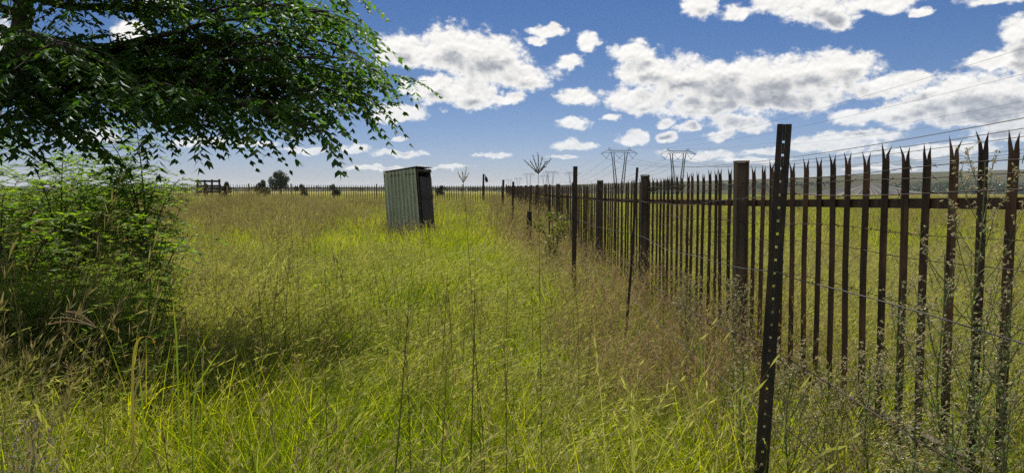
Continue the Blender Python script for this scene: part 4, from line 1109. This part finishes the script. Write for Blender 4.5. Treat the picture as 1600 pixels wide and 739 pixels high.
big_blade('bright_grass', 'upright bright yellow green grass blade right of the curled orange one', [(277, 560, 2.7), (275, 520, 2.7), (272, 490, 2.7), (270, 468, 2.7)], .006, GM['bright'])
big_blade('bright_grass', 'upright bright yellow green grass blade below the curled orange one', [(224, 660, 2.4), (222, 630, 2.4), (220, 605, 2.4), (218, 584, 2.4)], .0055, GM['bright'])
big_blade('bright_grass', 'long green grass blade slanting up to the right in front of the tree shade', [(298, 620, 2.5), (315, 590, 2.5), (335, 560, 2.5), (352, 538, 2.5)], .0055, GM['bright'])
big_blade('bright_grass', 'short lime grass blade slanting left against brown weeds below the palisade', [(1098, 545, 3.4), (1090, 525, 3.4), (1078, 506, 3.4), (1062, 490, 3.4)], .009, GM['bright'])

# fleabane weeds by the fence
M['fleaf'] = leaf_mat('narrow_weed_leaf', [(.2, (.09, .15, .045)), (.6, (.17, .23, .075)), (.9, (.27, .3, .13))], trans=.45, gloss=.012)
M['fstem'] = surf_mat('weed_stem', [(.3, (.11, .13, .05)), (.7, (.21, .21, .10))], 12, .8, 0, 0)
M['fflower'] = leaf_mat('cream_seed_tuft', [(.2, (.26, .22, .12)), (.6, (.42, .37, .22)), (.9, (.55, .5, .36))], tmul=(1, .97, .85), trans=.4, gloss=.02)
M['dflower'] = leaf_mat('dull_mauve_seed_tuft', [(.2, (.2, .16, .13)), (.6, (.32, .26, .22)), (.9, (.42, .36, .32))], tmul=(1, .95, .9), trans=.35, gloss=.02)
def fleabane(label, x, y, h, seed, bushy=1.0, heads=1.0, fl='fflower', lean=(0, 0), leafn=70):
    r_ = np.random.default_rng(seed); z = g1(x, y)
    rt = thing('fleabane_weed', label, 'weed', (x, y, z), group='tall fleabane weeds by the fence')
    st, lf, fl_ = MB(), MB(), MB()
    P = bez((0, 0, -.03), (lean[0] * .2, lean[1] * .2, h * .5), (lean[0], lean[1], h), 16) + np.column_stack([.008 * np.sin(np.arange(16)), .008 * np.cos(np.arange(16) * 1.3), np.zeros(16)])
    st.tube(P, np.linspace(.0055, .0018, 16), 6)
    def leaf(q, d, L):
        d = d / np.linalg.norm(d); B = np.cross(d, (0, 0, 1.0)); B = B / (np.linalg.norm(B) + 1e-9) * L * .065
        m_ = q + d * L * .55 + np.array((0, 0, .02 * L)); e = q + d * L - np.array((0, 0, .25 * L))
        lf.add([q, m_ + B, e, m_ - B], [[0, 1, 2, 3]])
    def head(q):
        for _ in range(6):
            d = r_.normal(size=3) + (0, 0, .9); d = d / np.linalg.norm(d) * r_.uniform(.006, .011)
            b_ = np.cross(d, r_.normal(size=3)); b_ = b_ / np.linalg.norm(b_) * .0026
            fl_.add([q, q + d * .6 + b_, q + d, q + d * .6 - b_], [[0, 1, 2, 3]])
    for j in range(leafn):
        s_ = .05 + .85 * j / leafn; i0 = int(s_ * 15); q = P[i0] + (P[min(15, i0 + 1)] - P[i0]) * (s_ * 15 - i0)
        a = j * 2.4; leaf(q, np.array((math.cos(a), math.sin(a), .75)), (.095 - .05 * s_) * r_.uniform(.7, 1.2))
    nb = int(20 * bushy)
    for j in range(nb):
        s_ = .42 + .56 * j / nb; i0 = int(s_ * 15); q = P[i0]
        a = j * 2.4 + r_.uniform(-.4, .4); L = h * .24 * (1.15 - .75 * (s_ - .42) / .56) * r_.uniform(.7, 1.15)
        e = q + np.array((math.cos(a) * L * .55 * bushy ** .3, math.sin(a) * L * .55 * bushy ** .3, L))
        B = bez(q, q * .55 + e * .45 + np.array((math.cos(a), math.sin(a), -.3)) * L * .15, e, 7); st.tube(B, np.linspace(.002, .0009, 7), 4, 0, False)
        for k in range(9):
            t = r_.uniform(.1, .9); i1 = int(t * 6); a2 = r_.uniform(0, 6.28); leaf(B[i1], np.array((math.cos(a2), math.sin(a2), .8)), r_.uniform(.018, .04))
        for k in range(int(15 * heads)):
            t = r_.uniform(.35, 1.0); i1 = min(5, int(t * 6)); q1 = B[i1] + (B[i1 + 1] - B[i1]) * (t * 6 - i1)
            q2 = q1 + r_.normal(0, .016, 3) + (0, 0, .018); st.tube([q1, q2], [.0007, .0006], 3, 0, False); head(q2)
    st.build('stem', M['fstem'], rt); lf.build('foliage', M['fleaf'], rt); fl_.build('seed_head', M[fl], rt)
def pos_at(px, D): return (px - 800) / F * D
fleabane('tallest fleabane weed with cream seed heads crossing the rail at the right', pos_at(1522, 2.55), 2.55, 1.70, 11, 1.0, 1.4, lean=(.03, 0), leafn=80)
fleabane('leafy fleabane weed left of the tallest one in front of the spikes', pos_at(1478, 2.5), 2.5, 1.38, 12, .9, 1.0, leafn=90)
fleabane('leafy green fleabane weed at the extreme right edge', pos_at(1583, 2.35), 2.35, 1.30, 13, 1.1, .6, leafn=110)
fleabane('slim fleabane weed with pale heads between two palings right of the punched post', pos_at(1412, 3.0), 3.0, 1.22, 14, .8, 1.2)
fleabane('bushy pale fleabane weed at the foot of the leaning punched post', pos_at(1238, 2.75), 2.75, .98, 15, 1.6, 1.1, leafn=60)
fleabane('low pale fleabane weed right of the bushy one below the palings', pos_at(1300, 2.9), 2.9, .88, 16, 1.4, 1.0, leafn=60)
fleabane('low leafy fleabane weed at the bottom right under the palings', pos_at(1500, 2.15), 2.15, .92, 17, .9, .4, leafn=100)
fleabane('dry mauve headed weed at the bottom left corner of the grass', pos_at(30, 2.1), 2.1, .92, 18, 1.0, .8, 'dflower', leafn=30)
fleabane('slim fleabane weed just left of the leaning punched post', pos_at(1165, 3.2), 3.2, .9, 19, .9, .7, leafn=80)

fleabane('leafy fleabane weed crowding the foot of the third paling from the right edge', pos_at(1545, 2.75), 2.75, 1.12, 21, 1.2, .9, leafn=110)
fleabane('fleabane weed with many cream heads below the palings, right of the low bushy ones', pos_at(1365, 2.8), 2.8, .95, 22, 1.4, 1.3, leafn=80)
fleabane('short leafy fleabane weed near the lower wire at the bottom right', pos_at(1440, 2.3), 2.3, .85, 23, 1.2, .8, leafn=110)
fleabane('pale fleabane weed against the thick brown palisade post', pos_at(1150, 4.9), 4.9, 1.0, 24, 1.3, 1.2, leafn=70)
fleabane('twiggy fleabane weed in dry grass between the thin leaning dropper and the thick brown post', pos_at(1075, 5.4), 5.4, 1.0, 25, 1.3, 1.2, leafn=60)

M['oliveleaf'] = leaf_mat('olive_shrub_leaf', [(.2, (.07, .09, .02)), (.5, (.13, .15, .03)), (.8, (.22, .22, .05))], trans=.45, gloss=.015)
# shrub tangled in the wire fence further off
x, y = pos_at(866, 13.2), 13.2
rt = thing('fence_shrub', 'yellow green leafy shrub growing through the wire fence by the stub post', 'shrub', (x, y, g1(x, y)))
mb, st = MB(), MB(); cs, ss = [], []
for i in range(12):
    a = random.uniform(0, 6.28); h = random.uniform(.4, 1.5); rr = random.uniform(.05, .5) * (1.25 - h / 1.6)
    c_ = (rr * math.cos(a), rr * math.sin(a), h); cs.append(c_); ss.append((.15, .15, .18))
    st.tube(bez((0, 0, -.05), (0, 0, h * .6), c_, 7), np.linspace(.01, .003, 7), 4, 0, False)
leaf_cloud(mb, cs, ss, 62, .034); st.build('stem', M['twig'], rt); mb.build('foliage', M['oliveleaf'], rt)

# ------------------------------------------------------------------ air
hz_m, nt, out = new_mat('thin_air')
pv = nt.node('ShaderNodeVolumePrincipled', {'Color': (.80, .88, 1.0, 1), 'Density': .00006, 'Anisotropy': .2})
nt.t.links.new(pv.outputs[0], out.inputs['Volume'])
zlo = float(GZ.min()) - 1.0
zhi = max(48.0, float(GZ.max()) + 2); print('haze top', zhi)
hz = MB().box(-15000, 15000, -15000, 15000, zlo, zhi).build('haze', hz_m)
tag(hz, kind='stuff')

# ------------------------------------------------------------------ render settings
S.render.engine = 'CYCLES'
cy = S.cycles
cy.max_bounces = 6; cy.diffuse_bounces = 3; cy.glossy_bounces = 2; cy.transmission_bounces = 4; cy.transparent_max_bounces = 6; cy.volume_bounces = 0
cy.caustics_reflective = False; cy.caustics_refractive = False
cy.use_denoising = False; cy.denoiser = 'OPENIMAGEDENOISE'; cy.denoising_input_passes = 'RGB_ALBEDO_NORMAL'; cy.denoising_prefilter = 'ACCURATE'; cy.sample_clamp_indirect = 3.0; cy.sample_clamp_direct = 1.5
S.view_settings.view_transform = 'Standard'; S.view_settings.look = 'None'; S.view_settings.gamma = 1.0
S.view_settings.exposure = 0.63; S.view_settings.use_curve_mapping = False
